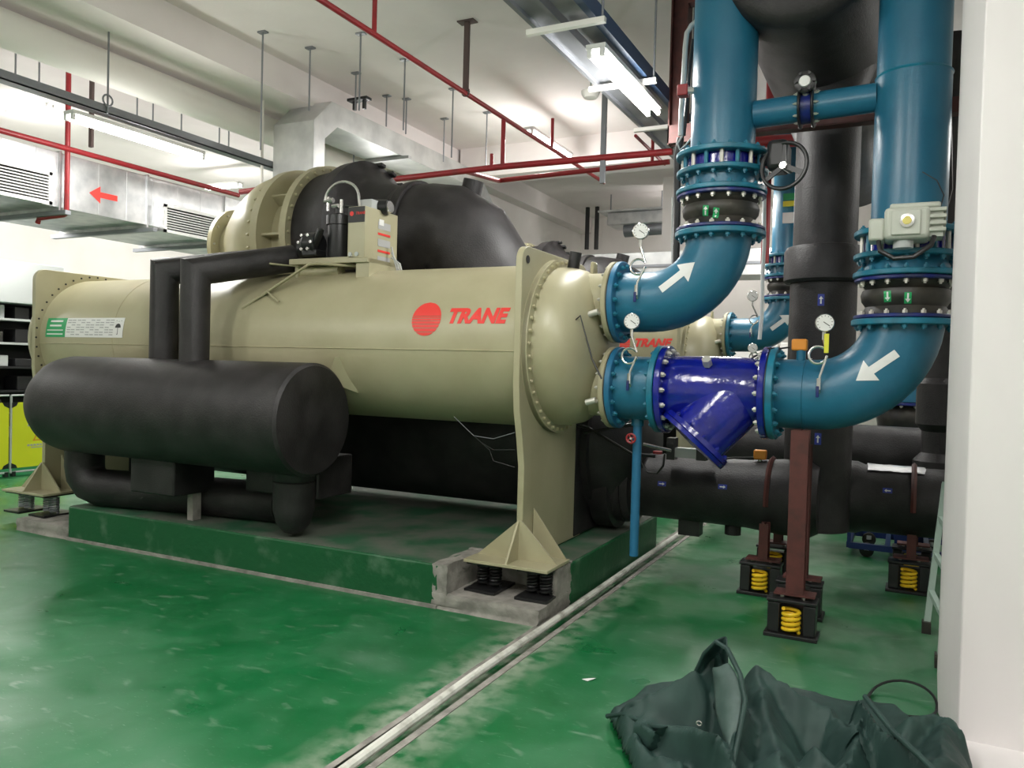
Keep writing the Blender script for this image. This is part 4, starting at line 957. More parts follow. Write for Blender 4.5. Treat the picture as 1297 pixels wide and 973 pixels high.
# ================================================================ TRAYS, LIGHTS
def lamp(loc, L=1.25, w=.16, axis='y', lab='', power=LAMP, grp='tube light fixtures', wrap=True):
    x, y, z = loc
    t = thing('ceiling_light', lab, 'light', loc, grp)
    d = V((0, 1, 0)) if axis == 'y' else V((1, 0, 0)); n = V((1, 0, 0)) if axis == 'y' else V((0, 1, 0))
    p, q = V(loc) - d * L / 2, V(loc) + d * L / 2
    B().bar(p + V((0, 0, .02)), q + V((0, 0, .02)), w * .9, .035).obj('housing', white, t, bevel=.004)
    for s in (-1, 1):
        B().cyl(p + n * s * w * .28 - V((0, 0, .03)) + d * .03, q + n * s * w * .28 - V((0, 0, .03)) - d * .03, .018, n=12).obj('tube', lampw, t)
        for e in (p + d * .015, q - d * .015): B().bar(e + n * s * w * .28 - V((0, 0, .05)), e + n * s * w * .28 + V((0, 0, .01)), .03, .03, d).obj('lamp_holder', white, t)
    ld = bpy.data.lights.new('tube_glow', 'AREA'); ld.shape = 'RECTANGLE'; ld.size = w if axis == 'y' else L; ld.size_y = L if axis == 'y' else w
    ld.energy = power * .72; ld.color = (1.0, .985, .95)
    lo = bpy.data.objects.new('tube_glow', ld); COL.objects.link(lo); lo.parent = t; lo.location = (0, 0, -.06)
    # tubes also throw light upward and sideways
    l2 = bpy.data.lights.new('tube_glow_up', 'POINT'); l2.energy = power * 1.15; l2.shadow_soft_size = .12; l2.color = (1, .985, .95)
    lo2 = bpy.data.objects.new('tube_glow_up', l2); COL.objects.link(lo2); lo2.parent = t; lo2.location = (0, 0, -.2)
    return t
def rod(x, y, z0, z1, lab, r=.009, plate=True, grp='hanger rods', m=steel_d):
    t = thing('hanger_rod', lab, 'hanger', (x, y, z0), grp)
    B().cyl((x, y, z0), (x, y, z1), r, n=8).obj('rod', m, t)
    if plate: B().box((x - .05, y - .03, z1 - .015), (x + .05, y + .03, z1)).obj('anchor_plate', m, t)
    return t
# left tray
TLX, TLZ = at(100, 135, z=3.8).x, 3.8
t = thing('cable_tray', 'grey steel cable tray running under the ceiling on the left, carrying tube lights', 'cable tray', (TLX, 0, TLZ))
b = B(); b.box((TLX - .06, -2.5, TLZ), (TLX + .06, 13, TLZ + .012)); b.box((TLX - .06, -2.5, TLZ), (TLX - .052, 13, TLZ + .08)); b.box((TLX + .052, -2.5, TLZ), (TLX + .06, 13, TLZ + .08)); b.obj('channel', steel_d, t)
for i, (p, lab) in enumerate(((128, 'rod with eye hanging the left cable tray near the left frame edge'), (212, 'thin rod hanging the left cable tray past the first'))):
    yy_ = 4.95 if i == 0 else 8.6
    rod(TLX + .07, yy_, TLZ + .0, CZ, lab, plate=False)
    tag(B().tube([(TLX + .07, yy_ + .05 * math.cos(a), TLZ + .12 + .05 * math.sin(a)) for a in [2 * PI * k / 14 for k in range(14)]], .009, 6, closed=True).obj('ring_eye', steel_d), 'steel ring %s' % ('gripping the left cable tray at its near hanging rod' if i == 0 else 'gripping the left cable tray at its far hanging rod'), 'ring')
yl = at(197, 170, z=3.72).y
lamp((TLX - .05, yl, 3.72), 1.5, lab='bright tube light under the left cable tray, centre of the three')
lamp((TLX - .05, yl - 5.0, 3.72), 1.5, lab='tube light on the left cable tray, outside the left frame edge')
lamp((TLX - .05, yl + 4.0, 3.72), 1.5, lab='tube light far along the left cable tray, behind the conduit')
a = at(38, 136, y=6.8)
lamp(tuple(a), .85, axis='x', lab='tube light at the upper left beyond the left tray', power=LAMP * 1.2)
a = at(283, 235, y=10.2)
lamp(tuple(a), .8, axis='x', lab='distant tube light left of the compressor, above the red pipe end')
for y, lab in ((3.4, 'unseen tube light added behind the long duct to brighten the left wall, nearest one'), (6.2, 'unseen tube light added behind the long duct to brighten the left wall, over the cabinet'), (9.0, 'unseen tube light added behind the long duct to brighten the left wall, middle one'), (12.0, 'unseen tube light added behind the long duct to brighten the left wall, farthest one')):
    lamp((-10.3, y, 3.48), 1.3, lab=lab, power=LAMP * .95)  # added fixtures, kept out of sight behind the duct, to brighten the left wall
# right tray
TRZ = 3.8
c1_ = at(800, 130, z=TRZ)
t = thing('cable_tray', 'pale cable tray with cross bars running away at the top centre', 'cable tray', (c1_.x, 0, TRZ))
xa = at(700, 40, z=TRZ).x; xl = at(658, 20, z=TRZ).x
TX0, TX1, TX2 = xl, at(735, 60, z=TRZ).x, at(740, 20, z=TRZ).x
b = B(); b.box((TX0, -2.5, TRZ), (TX0 + .03, 11, TRZ + .07)); b.box((TX1, -2.5, TRZ), (TX1 + .03, 11, TRZ + .07)); b.box((TX0, -2.5, TRZ + .03), (TX1, 11, TRZ + .04)); b.obj('channel', steel_d, t)
t2 = thing('cable_trunking', 'blue edged cable trunking beside the pale tray', 'cable tray', (TX2, 0, TRZ + .02))
b = B().box((TX1 + .06, -2.5, TRZ + .03), (TX2 + .04, 11, TRZ + .05)); b.obj('tray_bed', steel_d, t2)
B().box((TX2 + .0, -2.5, TRZ + .02), (TX2 + .05, 11, TRZ + .13)).obj('side_rail', mat('rail_blue', (.04, .08, .16), .5), t2)
for p in ((690, 35), (765, 108), (830, 160)):
    y = at(*p, z=TRZ).y
    B().box((TX0 - .05, y - .02, TRZ - .035), (TX2 + .12, y + .02, TRZ)).obj('cross_bar', whitep, t)
    rod(TX2 + .1, y, TRZ, CZ, 'rod hanging the right tray at its %s cross bar' % ('nearest' if p[0] == 690 else 'middle' if p[0] == 765 else 'farthest'), plate=True)
a = at(795, 105, z=TRZ - .07)
lamp((a.x, a.y, TRZ - .07), 1.4, lab='bright tube light under the pale tray at the top centre')
lamp((a.x, a.y - 3.6, TRZ - .07), 1.4, lab='tube light under the pale tray, above the top frame edge')
lamp((a.x, a.y + 4.2, TRZ - .07), 1.4, lab='tube light farther along the pale tray, behind the riser')
lamp((-.6, 1.0, 3.9), 1.4, lab='tube light overhead behind the camera, right of centre')
lamp((.9, .6, 3.9), 1.4, lab='tube light overhead right of the camera')
lamp((-4.8, .5, 3.9), 1.4, lab='tube light overhead to the left behind the camera')
lamp((1.8, 8.2, 3.9), 1.4, lab='tube light behind the white column', power=LAMP * .5)
lamp((-.1, 9.6, 3.9), 1.4, lab='tube light hidden behind the risers', power=LAMP * .35)
lamp((-4.3, 9.6, 4.5), 1.3, lab='tube light above the rear chiller')
lamp((-3.2, 14.3, 4.5), 1.3, lab='tube light over the far back bay')
# smoke bell
a = at(748, 120, z=4.0)
t = thing('pendant_lamp', 'small clear bell shaped lamp hanging beside the pale tray', 'light', tuple(a))
B().lathe(tuple(a), (0, 0, 1), [(-.04, .02), (-.03, .06), (.0, .08), (.03, .085), (.035, .05), (.06, .02)], 24).obj('shade', whitep, t)
B().cyl(a + V((0, 0, .05)), (a.x, a.y, CZ), .006, n=6).obj('cord', steel_d, t)

# ================================================================ RED SPRINKLER PIPES
RPX, RPZ = -3.93, 4.2
def pipe(pts, r, lab, m=redp, name='sprinkler_pipe', cat='pipe', n=12): return tag(B().tube(pts, r, n).obj(name, m), lab, cat)
yd = at(638, 150, x=RPX).y
pipe([(RPX, -2.5, RPZ), (RPX, at(765, 235, x=RPX).y, RPZ)], .024, 'long red pipe crossing diagonally under the ceiling at the top centre')
zA = at(640, 213, x=RPX).z
t = pipe([(RPX, yd, RPZ - .02), (RPX, yd, zA)], .024, 'vertical red pipe dropping from the long diagonal red pipe to the crossing red pipe')
a0, a1 = at(500, 227, y=yd), at(852, 192, y=yd)
pipe([(a0.x, yd, a0.z), (RPX, yd, zA), (a1.x, yd, a1.z)], .034, 'thicker red pipe crossing above the rear chiller, upper of the pair')
b0, b1, b2, b3 = at(590, 217, y=yd), at(632, 229, y=yd + 1.2), at(700, 221, y=yd + 1.2), at(848, 205, y=yd + 1.2)
pipe([b0, b1], .03, 'short red branch pipe angled behind the vertical red drop'); pipe([b1, b2, b3], .03, 'red pipe crossing above the rear chiller, lower of the pair')
for k, (p, q_, lab) in enumerate((((474, 0), (474, 37), 'red riser stub above the long diagonal pipe, left one'), ((700, 150), (699, 189), 'small red stub above the diagonal pipe near its far end'), ((623, 195), (624, 212), 'tiny red upright left of the vertical red drop'), ((827, 172), (826, 208), 'red upright between the two crossing pipes at right'))):
    if k == 0:
        yy = at(*q_, x=RPX).y; pipe([(RPX, yy, RPZ), (RPX, yy, CZ)], .02, lab)
    elif k == 1:
        yy = at(*q_, x=RPX).y; pipe([(RPX, yy, RPZ), (RPX, yy, at(*p, x=RPX).z)], .02, lab)
    else:
        a, b = at(*p, y=yd + (1.2 if k == 3 else 0)), at(*q_, y=yd + (1.2 if k == 3 else 0)); pipe([a, (a.x, a.y, b.z)], .02, lab)
a, b = at(805, 172, y=8.2), at(842, 208, y=9.2)
pipe([a, b], .018, 'thin red slanting pipe near the rust coloured frame')
# steel hanger with brown paint over the red pipe
def drop_channel(p_top, p_bot, lab, z1=CZ, x=None, w=.05, m=rust):
    t_ = at(*p_top, z=z1); bz = at(*p_bot, y=t_.y)
    t = thing('pipe_hanger', lab, 'hanger', (t_.x, t_.y, bz.z), 'pipe hangers')
    B().bar((t_.x, t_.y, bz.z), (t_.x, t_.y, z1), w, w * .7, (0, 1, 0)).obj('channel', m, t)
    B().box((t_.x - .09, t_.y - .05, z1 - .012), (t_.x + .09, t_.y + .05, z1)).obj('anchor_plate', m, t)
    B().tube([(t_.x + .04 * math.cos(a), t_.y, bz.z - .01 + .04 * math.sin(a)) for a in [2 * PI * i / 12 for i in range(12)]], .008, 6, closed=True).obj('clip', m, t)
    return t
hbrown = mat('hanger_brown', (.09, .06, .055), .6)
drop_channel((592, 27), (592, 115), 'dark brown hanger post above the long diagonal red pipe', m=hbrown)
t_ = at(766, 118, z=4.6)
q = at(764, 195, y=yd); tt = at(766, 118, y=yd)
t = thing('pipe_hanger', 'grey hanger post holding the crossing red pipes', 'hanger', (q.x, yd, q.z), 'pipe hangers')
B().bar((q.x, yd, at(764, 232, y=yd).z), (q.x, yd, CZ), .05, .035, (0, 1, 0)).obj('channel', steel_d, t)
a, b = at(470, 0, z=CZ), at(476, 40, y=5)
# left side red pipes along the duct
LX = -7.90
LZ = at(150, 206, x=LX).z
pipe([(LX, -2.5, LZ), (LX, at(302, 251, x=LX).y, LZ)], .03, 'long red pipe running along the top edge of the galvanised duct')
yv = at(87, 195, x=LX).y
a = at(87, 85, y=yv); b = at(86, 272, y=yv)
pipe([(a.x, yv, a.z), (a.x, yv, b.z + .03), (a.x - .02, yv, b.z + .01), (a.x - .05, yv, b.z), (a.x - .45, yv, b.z - .01), (a.x - .48, yv, b.z - .06)], .026, 'red vertical pipe with elbow passing before the left duct')
y = at(115, 205, x=LX).y; a = at(115, 95, y=y)
t = thing('pipe_hanger', 'dark hanger post on the left red pipe, right of the vertical red pipe', 'hanger', (LX, y, 3.78), 'pipe hangers')
B().bar((LX, y, 3.78), (LX, y, CZ), .045, .03, (0, 1, 0)).obj('channel', hbrown, t)
q = at(308, 243, y=8.5); q2 = at(322, 240, y=8.5)
pipe([(q.x - .05, 8.5, q.z), (q2.x + .35, 8.5, q2.z)], .04, 'stubby red pipe left of the compressor')

# rods with anchor plates around the arch duct, each at its own spot
rods = [((393, 60), (393, 140), 'leftmost of the rods over the arch duct'), ((457, 42), (455, 140), 'tall rod over the arch duct beside the black bracket'),
        ((451, 92), (451, 140), 'short rod at the black bracket over the arch duct'), ((513, 75), (510, 165), 'long rod right of the black bracket'), ((490, 121), (491, 160), 'short rod over the middle of the arch duct'),
        ((515, 125), (513, 170), 'rod over the arch duct just before its support angle'), ((563, 150), (561, 205), 'short rod near the far end of the arch duct'), ((574, 112), (568, 200), 'long rod near the far end of the arch duct'),
        ((617, 142), (613, 212), 'rod beyond the far end of the arch duct'), ((333, 40), (330, 190), 'long rod left of the arch duct by the conduit'),
        ((20, 58), (19, 95), 'first short rod above the left cable tray'), ((50, 70), (50, 110), 'second short rod above the left cable tray'), ((174, 118), (174, 148), 'rod behind the left cable tray, left of a pair'),
        ((194, 125), (194, 155), 'rod behind the left cable tray, right of a pair'), ((230, 139), (230, 170), 'rod with plate over the tube light end'), ((278, 157), (277, 188), 'rod with plate left of the conduit, nearer'),
        ((290, 162), (289, 195), 'rod with plate left of the conduit, farther')]
for (p, q, lab) in rods:
    zc = CZ if p[1] < 160 and 300 < p[0] else 4.55
    a = at(*p, z=zc)
    if a.y > 12: a = at(*p, y=11)
    b = at(*q, y=a.y)
    rod(a.x, a.y, b.z, a.z, lab)
a = at(455, 128, z=4.6); t = thing('bracket', 'black steel bracket on top of the arch duct', 'bracket', tuple(a))
B().box((a.x - .14, a.y - .05, a.z), (a.x + .14, a.y + .05, a.z + .03)).obj('plate', black_m, t); B().box((a.x - .08, a.y - .02, a.z - .10), (a.x - .05, a.y + .02, a.z)).obj('leg', black_m, t); B().box((a.x + .06, a.y - .02, a.z - .10), (a.x + .09, a.y + .02, a.z)).obj('leg', black_m, t)
# dark vents pipes on far wall
for px, lab in ((745, 'left of two thin black pipes on the far wall'), (757, 'right of two thin black pipes on the far wall')):
    a, b = at(px, 255 if px < 750 else 262, y=15.5), at(px - 2, 316, y=15.5)
    tag(B().cyl(b, (b.x, b.y, a.z), .045, n=10).obj('vertical_pipe', black_m), lab, 'pipe')
a, b = at(642, 245, x=-6.585), at(692, 272, x=-6.585)
pipe([a, b, (b.x, b.y, b.z + .3)], .018, 'thin dark red pipe slanting on the far left wall')
# fan coil under the far ceiling
q = at(805, 278, y=14.5)
t = thing('fan_coil', 'grey fan coil unit hanging under the far ceiling', 'fan coil', tuple(q))
B().box((q.x - .5, 14.3, q.z - .12), (q.x + .6, 14.9, q.z + .12)).obj('casing', steel, t, bevel=.02); B().box((q.x - .65, 14.2, q.z + .12), (q.x + .7, 15.0, q.z + .15)).obj('tray', steel_w, t); B().cyl((q.x - .2, 14.5, q.z - .2), (q.x + .6, 14.5, q.z - .18), .13, n=20).obj('fan_drum', steel_d, t)
for dx in (-.5, .5): B().cyl((q.x + dx, 14.5, q.z), (q.x + dx, 14.5, CZ), .012, n=6).obj('hanger', steel_d, t)

# ================================================================ RED STEEL FRAME AND CONDUITS BY THE RISER
yf = 6.6
a, b = at(845, 183, y=yf), at(866, 183, y=yf)
t = thing('pipe_rack', 'rust red steel rack carrying the overhead pipes behind the left riser', 'rack', (a.x, yf, a.z))
B().box((a.x, yf, a.z), (a.x + .012, yf + .16, CZ)).obj('column_flange', rust, t); B().box((b.x - .012, yf, a.z), (b.x, yf + .16, CZ)).obj('column_flange', rust, t); B().box((a.x, yf + .07, a.z), (b.x, yf + .085, CZ)).obj('column_web', rust, t)
q = at(900, 195, y=yf)
z = 4.70; B().box((b.x, yf, z - .08), (1.6, yf + .1, z + .08)).obj('cross_beam', rust, t)
z = at(885, 170, y=yf).z; B().box((a.x, yf, z - .05), (b.x + .25, yf + .1, z + .1)).obj('bracket_plate', rust, t)
tb = thing('steel_beam', 'rust brown angle beam running behind the bypass pipe', 'beam', (-.3, 5.65, 3.2))
q = at(960, 160, y=5.65); q2 = at(1105, 149, y=5.65)
B().box((q.x - .1, 5.62, q.z - .045), (1.2, 5.63, q.z + .045)).obj('web', rust, tb); B().box((q.x - .1, 5.62, q.z - .05), (1.2, 5.72, q.z - .042)).obj('flange', rust, tb)
q = at(985, 180, y=9.0)
pipe([(q.x - .6, 9.0, q.z + .03), (q.x + .25, 9.0, q.z)], .07, 'thick red pipe glimpsed behind the handwheel')
q = at(970, 290, y=9.2)
tag(B().cyl((q.x, 9.2, 2.78), (q.x, 9.2, CZ), .045, n=12).obj('vertical_pipe', redp), 'red vertical pipe glimpsed behind the left riser joint', 'pipe')
# conduits
def P3(lst, y): return [at(px, py, y=y) for px, py in lst]
tag(B().tube(P3([(884, 26), (876, 32), (870, 42), (868, 60), (866, 100), (863, 140), (862, 172)], 5.25), .017, 10).obj('conduit', greym), 'grey conduit hooked over the left side of the left riser', 'conduit')
tag(B().tube(P3([(878, 50), (874, 80), (870, 130), (866, 172)], 5.3), .013, 8).obj('cable', blackp), 'black cable clipped beside the grey conduit', 'cable')
tag(B().tube(P3([(864, 172), (858, 182), (861, 190), (868, 184), (878, 172), (881, 150)], 5.2), .006, 6).obj('flexible_hose', greym), 'thin grey cable loop left of the left riser', 'cable')
tag(B().tube(P3([(862, 175), (858, 200), (858, 260), (856, 330), (853, 380)], 5.55), .026, 10).obj('conduit', blackp), 'dark vertical conduit left of the left riser joint', 'conduit')
tag(B().tube(P3([(852, 250), (851, 400)], 5.6), .008, 8).obj('conduit', greym), 'thin grey vertical conduit beside the dark one', 'conduit')
q = at(866, 115, y=5.0); t = thing('junction_box', 'small red junction box on the left edge of the left riser', 'box', tuple(q))
B().box((q.x - .035, 4.97, q.z - .035), (q.x + .03, 5.04, q.z + .035)).obj('box', redp, t, bevel=.006); B().cyl((q.x + .02, 5.0, q.z), (q.x + .08, 5.03, q.z), .022, n=10).obj('gland', boltm, t)
tag(B().tube(P3([(982, 212), (973, 216), (969, 228), (968, 260), (968, 310), (966, 345), (965, 400), (962, 430)], 5.6), .013, 8).obj('flexible_hose', white), 'white flexible conduit hanging down right of the left riser', 'conduit')
tag(B().tube(P3([(985, 40), (990, 90), (1000, 135)], 6.9), .10, 16).obj('riser_pipe', ltblue), 'light blue pipe glimpsed between left riser and overhead main', 'pipe')
tag(B().tube(P3([(1200, 60), (1203, 240), (1197, 262)], 5.5), .018, 8).obj('cable', blackp), 'black cable descending between right riser and column', 'cable')
q = at(1000, 258, y=9.45); t = thing('notice_tag', 'yellow and green notice tag on the distant teal riser', 'sign', tuple(q))
for dz, h, m_ in ((.08, .07, greenp), (0, .06, yeltag), (-.16, .12, white)): B().box((q.x - .07, 9.44, q.z + dz - h / 2), (q.x + .07, 9.46, q.z + dz + h / 2)).obj('plate', m_, t)

# cables and bits round the header
for pts, r, lab in (([(716, 535), (745, 542), (775, 560), (800, 575), (830, 578)], .012, 'thick black cable sagging across the black water box'), ([(740, 548), (775, 542), (800, 538), (812, 534)], .014, 'black cable between lower nozzle and drain pipe'),
                    ([(812, 560), (812, 585), (820, 598), (832, 600), (840, 590), (842, 575)], .008, 'black cable looped under the spool beside the drain pipe'),
                    ([(690, 440), (735, 400), (750, 455), (762, 480)], .006, 'thin black cable down the face of the water box')):
    yy = 5.5 if r > .007 else 4.7
    tag(B().tube(P3(pts, yy), r, 8).obj('cable', blackp), lab, 'cable')
tag(B().cyl(at(815, 563, y=5.6), at(850, 571, y=5.6), .012, n=8).obj('lever', chrome), 'bright steel lever under the blue strainer', 'lever')
q = at(833, 575, y=5.7); tag(B().cyl(q, q + V((0, 0, .02)), .035, n=16).obj('red_cap', redp), 'small red cap on the black header pipe under the strainer', 'cap')
q = at(856, 572, y=5.8); t = thing('flow_switch', 'black and grey flow switch on top of the header under the strainer', 'switch', tuple(q))
B().box((q.x - .06, 5.76, q.z - .06), (q.x, 5.86, q.z + .10)).obj('body', blackp, t); B().box((q.x, 5.77, q.z - .04), (q.x + .17, 5.85, q.z + .03)).obj('arm', greym, t); B().box((q.x + .16, 5.76, q.z - .05), (q.x + .23, 5.86, q.z + .05)).obj('end_box', blackp, t)

# ================================================================ LEFT BACKGROUND: CABINET AND BARRIER
xg = -11.0
a, b = at(0, 328, x=xg), at(56, 342, x=xg)
t = thing('switch_cabinet', 'open fronted grey equipment cabinet behind the yellow barrier at left', 'cabinet', (xg, a.y, 0))
zt_ = a.z; yb = b.y + .3; ya_ = a.y - 1.6
B().box((xg - .6, ya_, zt_ - .58), (xg, yb, zt_)).obj('hood', greym, t, bevel=.01)
B().box((xg - .6, ya_, 0), (xg - .5, yb, zt_ - .58)).obj('back_panel', dark, t)
for y in (ya_, yb - .05): B().box((xg - .6, y, 0), (xg, y + .05, zt_ - .58)).obj('side_panel', black_m, t)
for i in range(6):
    z = .35 + i * .33
    B().box((xg - .5, ya_ + .05, z), (xg - .05, yb - .08, z + .03)).obj('shelf', black_m if i < 4 else greym, t)
    for k in range(6):
        y = ya_ + .2 + k * .42 + random.uniform(0, .1)
        if y < yb - .4: B().box((xg - .4, y, z + .03), (xg - .12, y + random.uniform(.15, .3), z + random.uniform(.12, .24))).obj('module', random.choice([black_m, black_m, black_m, rubber, greym]), t, bevel=.008)
xf = -10.05
t0 = None
yy0 = at(12, 560, x=xf).y
for k, lab in ((0, 'yellow folding barrier panel with warning triangle, beside the black tank end'), (-1, 'yellow barrier panel at the left frame edge'), (-2, 'yellow barrier panel outside the left frame edge')):
    y0, y1 = yy0 + k * .74 + .015, yy0 + (k + 1) * .74 - .015
    t = thing('safety_barrier', lab, 'barrier', (xf, y0, 0), 'yellow barrier panels')
    pn = B().box((xf - .008, y0, .10), (xf + .008, y1, .93)).obj('panel', yelb, t)
    B().tube([(xf, y0, .05), (xf, y0, 1.02)], .014, 8).obj('post', greym, t); B().tube([(xf, y0, 1.02), (xf, y1, 1.02)], .012, 8).obj('top_rail', greym, t); B().tube([(xf, y0, .05), (xf, y1, .05)], .014, 8).obj('bottom_rail', greym, t)
    for yy in (y0 + .03, y1 - .03):
        s_ = 1 if yy < (y0 + y1) / 2 else -1
        for z, k_ in ((.10, 1), (.93, -1)): B().prism([(xf - .013, yy - s_ * .03, z), (xf - .013, yy + s_ * .05, z), (xf - .013, yy + s_ * .03, z + k_ * .04), (xf - .013, yy - s_ * .03, z + k_ * .07)], (.026, 0, 0)).obj('corner_clip', blackp, t)
        B().box((xf - .03, yy - .02, 0), (xf + .03, yy + .02, .06)).obj('foot', blackp, t)
    tr = bvh(pn); c = (xf, (y0 + y1) / 2, .50)
    tri = [(-.08, -.07), (.08, -.07), (0, .08)]; tri2 = [(-.055, -.055), (.055, -.055), (0, .052)]
    decal('warning_triangle', [tri], c, (0, 1, 0), (0, 0, 1), tr, orange, t, .002); decal('warning_triangle_field', [tri2], c, (0, 1, 0), (0, 0, 1), tr, yelb, t, .004)
    decal('warning_bolt', [[(-.012, -.04), (.02, -.005), (.0, 0), (.01, .035), (-.02, .0), (.0, -.005)]], c, (0, 1, 0), (0, 0, 1), tr, orange, t, .006)
    decal('print_line', [rect(-.15 + i * .045, .12, -.15 + i * .045 + .034, .145) for i in range(7)] + [rect(-.15 + i * .04, -.135, -.15 + i * .04 + .03, -.11) for i in range(8)] + [rect(-.10, -.16, .10, -.148)], c, (0, 1, 0), (0, 0, 1), tr, greyink, t, .002)

# ================================================================ TARPAULIN AND CORD
def seg_ridge(p, a, b, w):
    """tent profile along a segment: a, b = (x, y, height)"""
    ax, ay, ah = a; bx, by, bh = b
    dx, dy = bx - ax, by - ay; L2 = dx * dx + dy * dy
    s = max(0, min(1, ((p[0] - ax) * dx + (p[1] - ay) * dy) / L2))
    d = math.hypot(p[0] - ax - s * dx, p[1] - ay - s * dy)
    return (ah + (bh - ah) * s) * max(0, 1 - d / w) ** 1.15
def tarp():
    yT = 3.05
    def g(px, py, y): q = at(px, py, y=y); return (q.x, q.y, q.z)
    # footprint on the floor
    fp = [at(768, 905, z=.03), at(812, 872, z=.03), at(858, 868, z=.02), at(905, 852, z=.02), at(958, 875, z=.02), at(1010, 880, z=.02), at(1055, 895, z=.02), at(1095, 890, z=.02), at(1140, 900, z=.02), V((.13, 3.83, 0)), V((.24, 3.80, 0)), V((.29, 3.62, 0)), V((.29, 3.1, 0)), at(1050, 1180, z=.02), at(900, 1150, z=.02), at(812, 1010, z=.02), at(785, 950, z=.02)]
    fp = [(q.x, q.y) for q in fp]
    def inside(x, y):
        c = False; n = len(fp)
        for i in range(n):
            (x1, y1), (x2, y2) = fp[i], fp[(i + 1) % n]
            if (y1 > y) != (y2 > y) and x < (x2 - x1) * (y - y1) / (y2 - y1) + x1: c = not c
        return c
    def edge(x, y):
        best = 9
        n = len(fp)
        for i in range(n):
            (x1, y1), (x2, y2) = fp[i], fp[(i + 1) % n]; dx, dy = x2 - x1, y2 - y1
            s = max(0, min(1, ((x - x1) * dx + (y - y1) * dy) / (dx * dx + dy * dy))); best = min(best, math.hypot(x - x1 - s * dx, y - y1 - s * dy))
        return best
    pk = g(908, 814, 3.30); k2 = g(958, 845, 3.35)
    R = [
        (pk, g(945, 890, 3.05), .10), (g(945, 890, 3.05), g(925, 975, 2.75), .12),
        (pk, g(880, 870, 3.2), .12), (g(880, 850, 3.2), g(815, 888, 3.15), .16), (g(815, 888, 3.15), g(772, 905, 3.20), .12),
        (g(775, 905, 3.2), g(850, 922, 3.0), .09), (g(850, 922, 3.0), g(915, 925, 2.9), .10), (g(915, 925, 2.9), g(935, 965, 2.75), .08),
        (k2, g(1010, 882, 3.30), .20), (g(1010, 882, 3.3), g(1060, 905, 3.30), .18), (k2, g(975, 930, 3.0), .20), (g(975, 930, 3.0), g(1000, 990, 2.7), .22),
        (g(1060, 905, 3.3), g(1095, 930, 3.1), .16),
        (g(1095, 884, 3.30), g(1122, 915, 3.10), .08), (g(1122, 915, 3.1), g(1165, 955, 2.95), .08), (g(1165, 955, 2.95), g(1185, 990, 2.85), .08),
        (g(1095, 890, 3.3), g(1090, 935, 3.1), .08), (g(1090, 935, 3.1), g(1060, 985, 2.8), .14),
        (g(1188, 906, 3.72), g(1150, 915, 3.60), .12), (g(1190, 906, 3.72), g(1203, 908, 3.68), .08), (g(1203, 908, 3.68), g(1224, 940, 3.56), .08), (g(1200, 908, 3.68), g(1196, 960, 3.3), .12),
        (g(1196, 960, 3.3), g(1150, 1000, 3.0), .2),
        (g(850, 960, 2.85), g(880, 1000, 2.7), .15), (g(800, 930, 3.0), g(840, 980, 2.8), .10),
        (g(1030, 950, 2.9), g(1090, 1010, 2.7), .15),
    ]
    HEM = (0, 1, 4, 5, 6, 7, 12, 13, 14, 15)
    x0, x1 = min(p[0] for p in fp), max(p[0] for p in fp); y0, y1 = min(p[1] for p in fp), max(p[1] for p in fp)
    from mathutils import noise as nz
    st = .011; nx, ny = int((x1 - x0) / st) + 1, int((y1 - y0) / st) + 1
    vid = {}; b = B()
    for j in range(ny):
        for i in range(nx):
            x, y = x0 + i * st, y0 + j * st
            if not inside(x, y): continue
            wv = nz.noise(V((x * 4, y * 4, 1))) * .03
            P_ = (x + wv, y + nz.noise(V((x * 5, y * 5, 7))) * .03)
            h = 0; push = 0
            for k_, (a, c, w_) in enumerate(R):
                hh = seg_ridge(P_, a, c, w_ * 1.25)
                if hh > h: h = hh; push = (.055 if k_ in HEM else .0) * max(0, hh / max(a[2], .02) - .45)
            e = edge(x, y)
            base = .035 + .045 * max(0, nz.noise(V((x * 3, y * 3, 3))) + .4)
            # fine creases running down from the ridges
            n1 = nz.noise(V((x * 9, y * 7, 2))); n2 = nz.noise(V((x * 22 + n1 * 2, y * 16, 5)))
            cre = (1 - abs(n1) * 2.4) * .022 + (1 - abs(n2) * 2.6) * .008
            h = max(h, base) + cre * min(1, h * 6 + .3)
            h *= min(1, e / .035 + .12)
            vid[i, j] = len(b.v); b.v.append(V((x + n2 * .006 - push * .3, y - push, max(h, .004))))
    for (i, j) in list(vid):
        if (i + 1, j) in vid and (i, j + 1) in vid and (i + 1, j + 1) in vid: b.f.append((vid[i, j], vid[i + 1, j], vid[i + 1, j + 1], vid[i, j + 1]))
    t = thing('tarpaulin', 'dark green canvas tarpaulin heaped on the floor at lower right', 'tarpaulin', (-.4, 3.0, 0))
    o = b.obj('sheet', tarpm, t, angle=80)
    md = o.modifiers.new('smooth', 'SMOOTH'); md.factor = .5; md.iterations = 3
    md = o.modifiers.new('thick', 'SOLIDIFY'); md.thickness = .004
    # upright folded flap with paler inside
    def sheet_poly(pts, m, nm, bow, lab=None):
        q = [at(px, py, y=y) for px, py, y in pts]; n = len(q) // 2; fb = B(); K = 6
        # two side lines of equal length, joined by bowed cross strips
        A, C = q[:n], q[n:][::-1]
        for i in range(n):
            for k in range(K + 1):
                s_ = k / K; fb.v.append(A[i].lerp(C[i], s_) + V((0, bow * math.sin(PI * s_), 0)))
        fb.f = [(i * (K + 1) + k, i * (K + 1) + k + 1, (i + 1) * (K + 1) + k + 1, (i + 1) * (K + 1) + k) for i in range(n - 1) for k in range(K)]
        o = fb.obj(nm, m, t, label=lab, angle=80); md = o.modifiers.new('s', 'SUBSURF'); md.levels = md.render_levels = 1
        md = o.modifiers.new('t', 'SOLIDIFY'); md.thickness = .005; return o
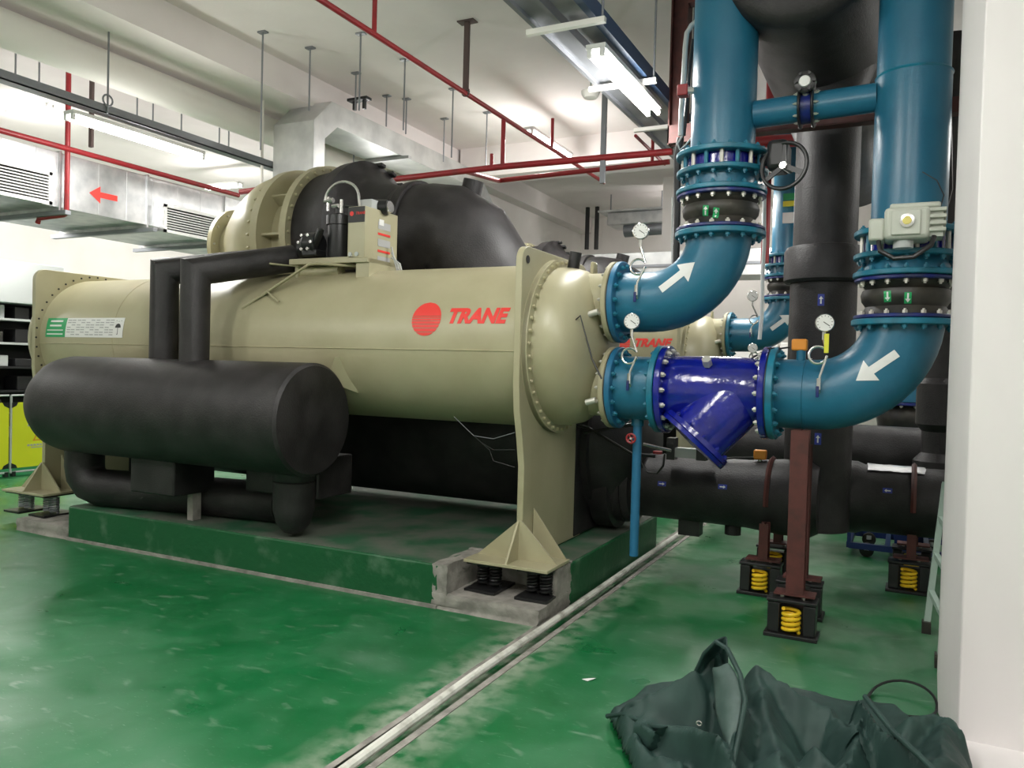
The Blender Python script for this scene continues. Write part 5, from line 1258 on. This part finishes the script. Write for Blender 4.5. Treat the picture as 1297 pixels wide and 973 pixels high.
    sheet_poly([(906, 811, 3.19), (893, 826, 3.20), (883, 850, 3.21), (884, 880, 3.20), (905, 905, 3.1), (918, 880, 3.12), (924, 850, 3.14), (921, 820, 3.16)], tarpm, 'folded_flap', .10, 'dark upright folded corner')
    sheet_poly([(901, 845, 3.13), (905, 872, 3.08), (905, 900, 3.02), (913, 926, 2.94), (922, 948, 2.88), (928, 945, 2.86), (936, 918, 2.92), (940, 890, 2.98), (938, 862, 3.04), (924, 838, 3.10)], tarpm2, 'folded_flap', -.03, 'paler grey green turned out underside')
    # hem ropes following the ridges
    for pts in ([(882, 850, 3.22), (893, 826, 3.20), (908, 811, 3.18), (922, 820, 3.14), (938, 852, 3.06), (945, 885, 3.0), (937, 930, 2.88), (928, 972, 2.78)],
                [(770, 905, 3.2), (790, 902, 3.15), (830, 918, 3.05), (880, 922, 2.95), (912, 935, 2.88), (930, 965, 2.80)],
                [(1096, 880, 3.26), (1110, 898, 3.15), (1132, 925, 3.03), (1165, 955, 2.9), (1195, 985, 2.8)]):
        B().tube([at(px, py, y=y) + V((0, -.01, -.004)) for px, py, y in pts], .010, 10).obj('hem', tarpm, t)
    for px, py, y in ((887, 914, 2.93), (928, 971, 2.76)):
        p = at(px, py, y=y)
        B().tube([p + V((.009 * math.cos(a), -.018, .008 * math.sin(a))) for a in [2 * PI * i / 14 for i in range(14)]], .003, 6, closed=True).obj('eyelet', chrome, t)
tarp()
def coil():
    c = at(1143, 885, z=.03); pts = []
    for i in range(40):
        a = 2.6 + 2 * PI * i / 30 * .98
        pts.append((c.x + .145 * math.cos(a), c.y + .16 * math.sin(a), .012 + .05 * max(0, math.sin(a + .3))))
    pts = [tuple(at(1068, 906, z=.02)), tuple(at(1085, 900, z=.05))] + pts
    tag(B().tube(pts, .0065, 8).obj('cord', blackp), 'dark loop of cord on the floor behind the tarpaulin', 'cord')
coil()
q = at(745, 861, z=0.004)
tag(B().prism([(q.x - .03, q.y - .01, .003), (q.x + .005, q.y - .02, .003), (q.x + .03, q.y + .03, .006), (q.x + .0, q.y + .02, .003)], (0, 0, .002)).obj('paper_scrap', white, smooth=False), 'small torn paper scrap on the green floor', 'scrap')
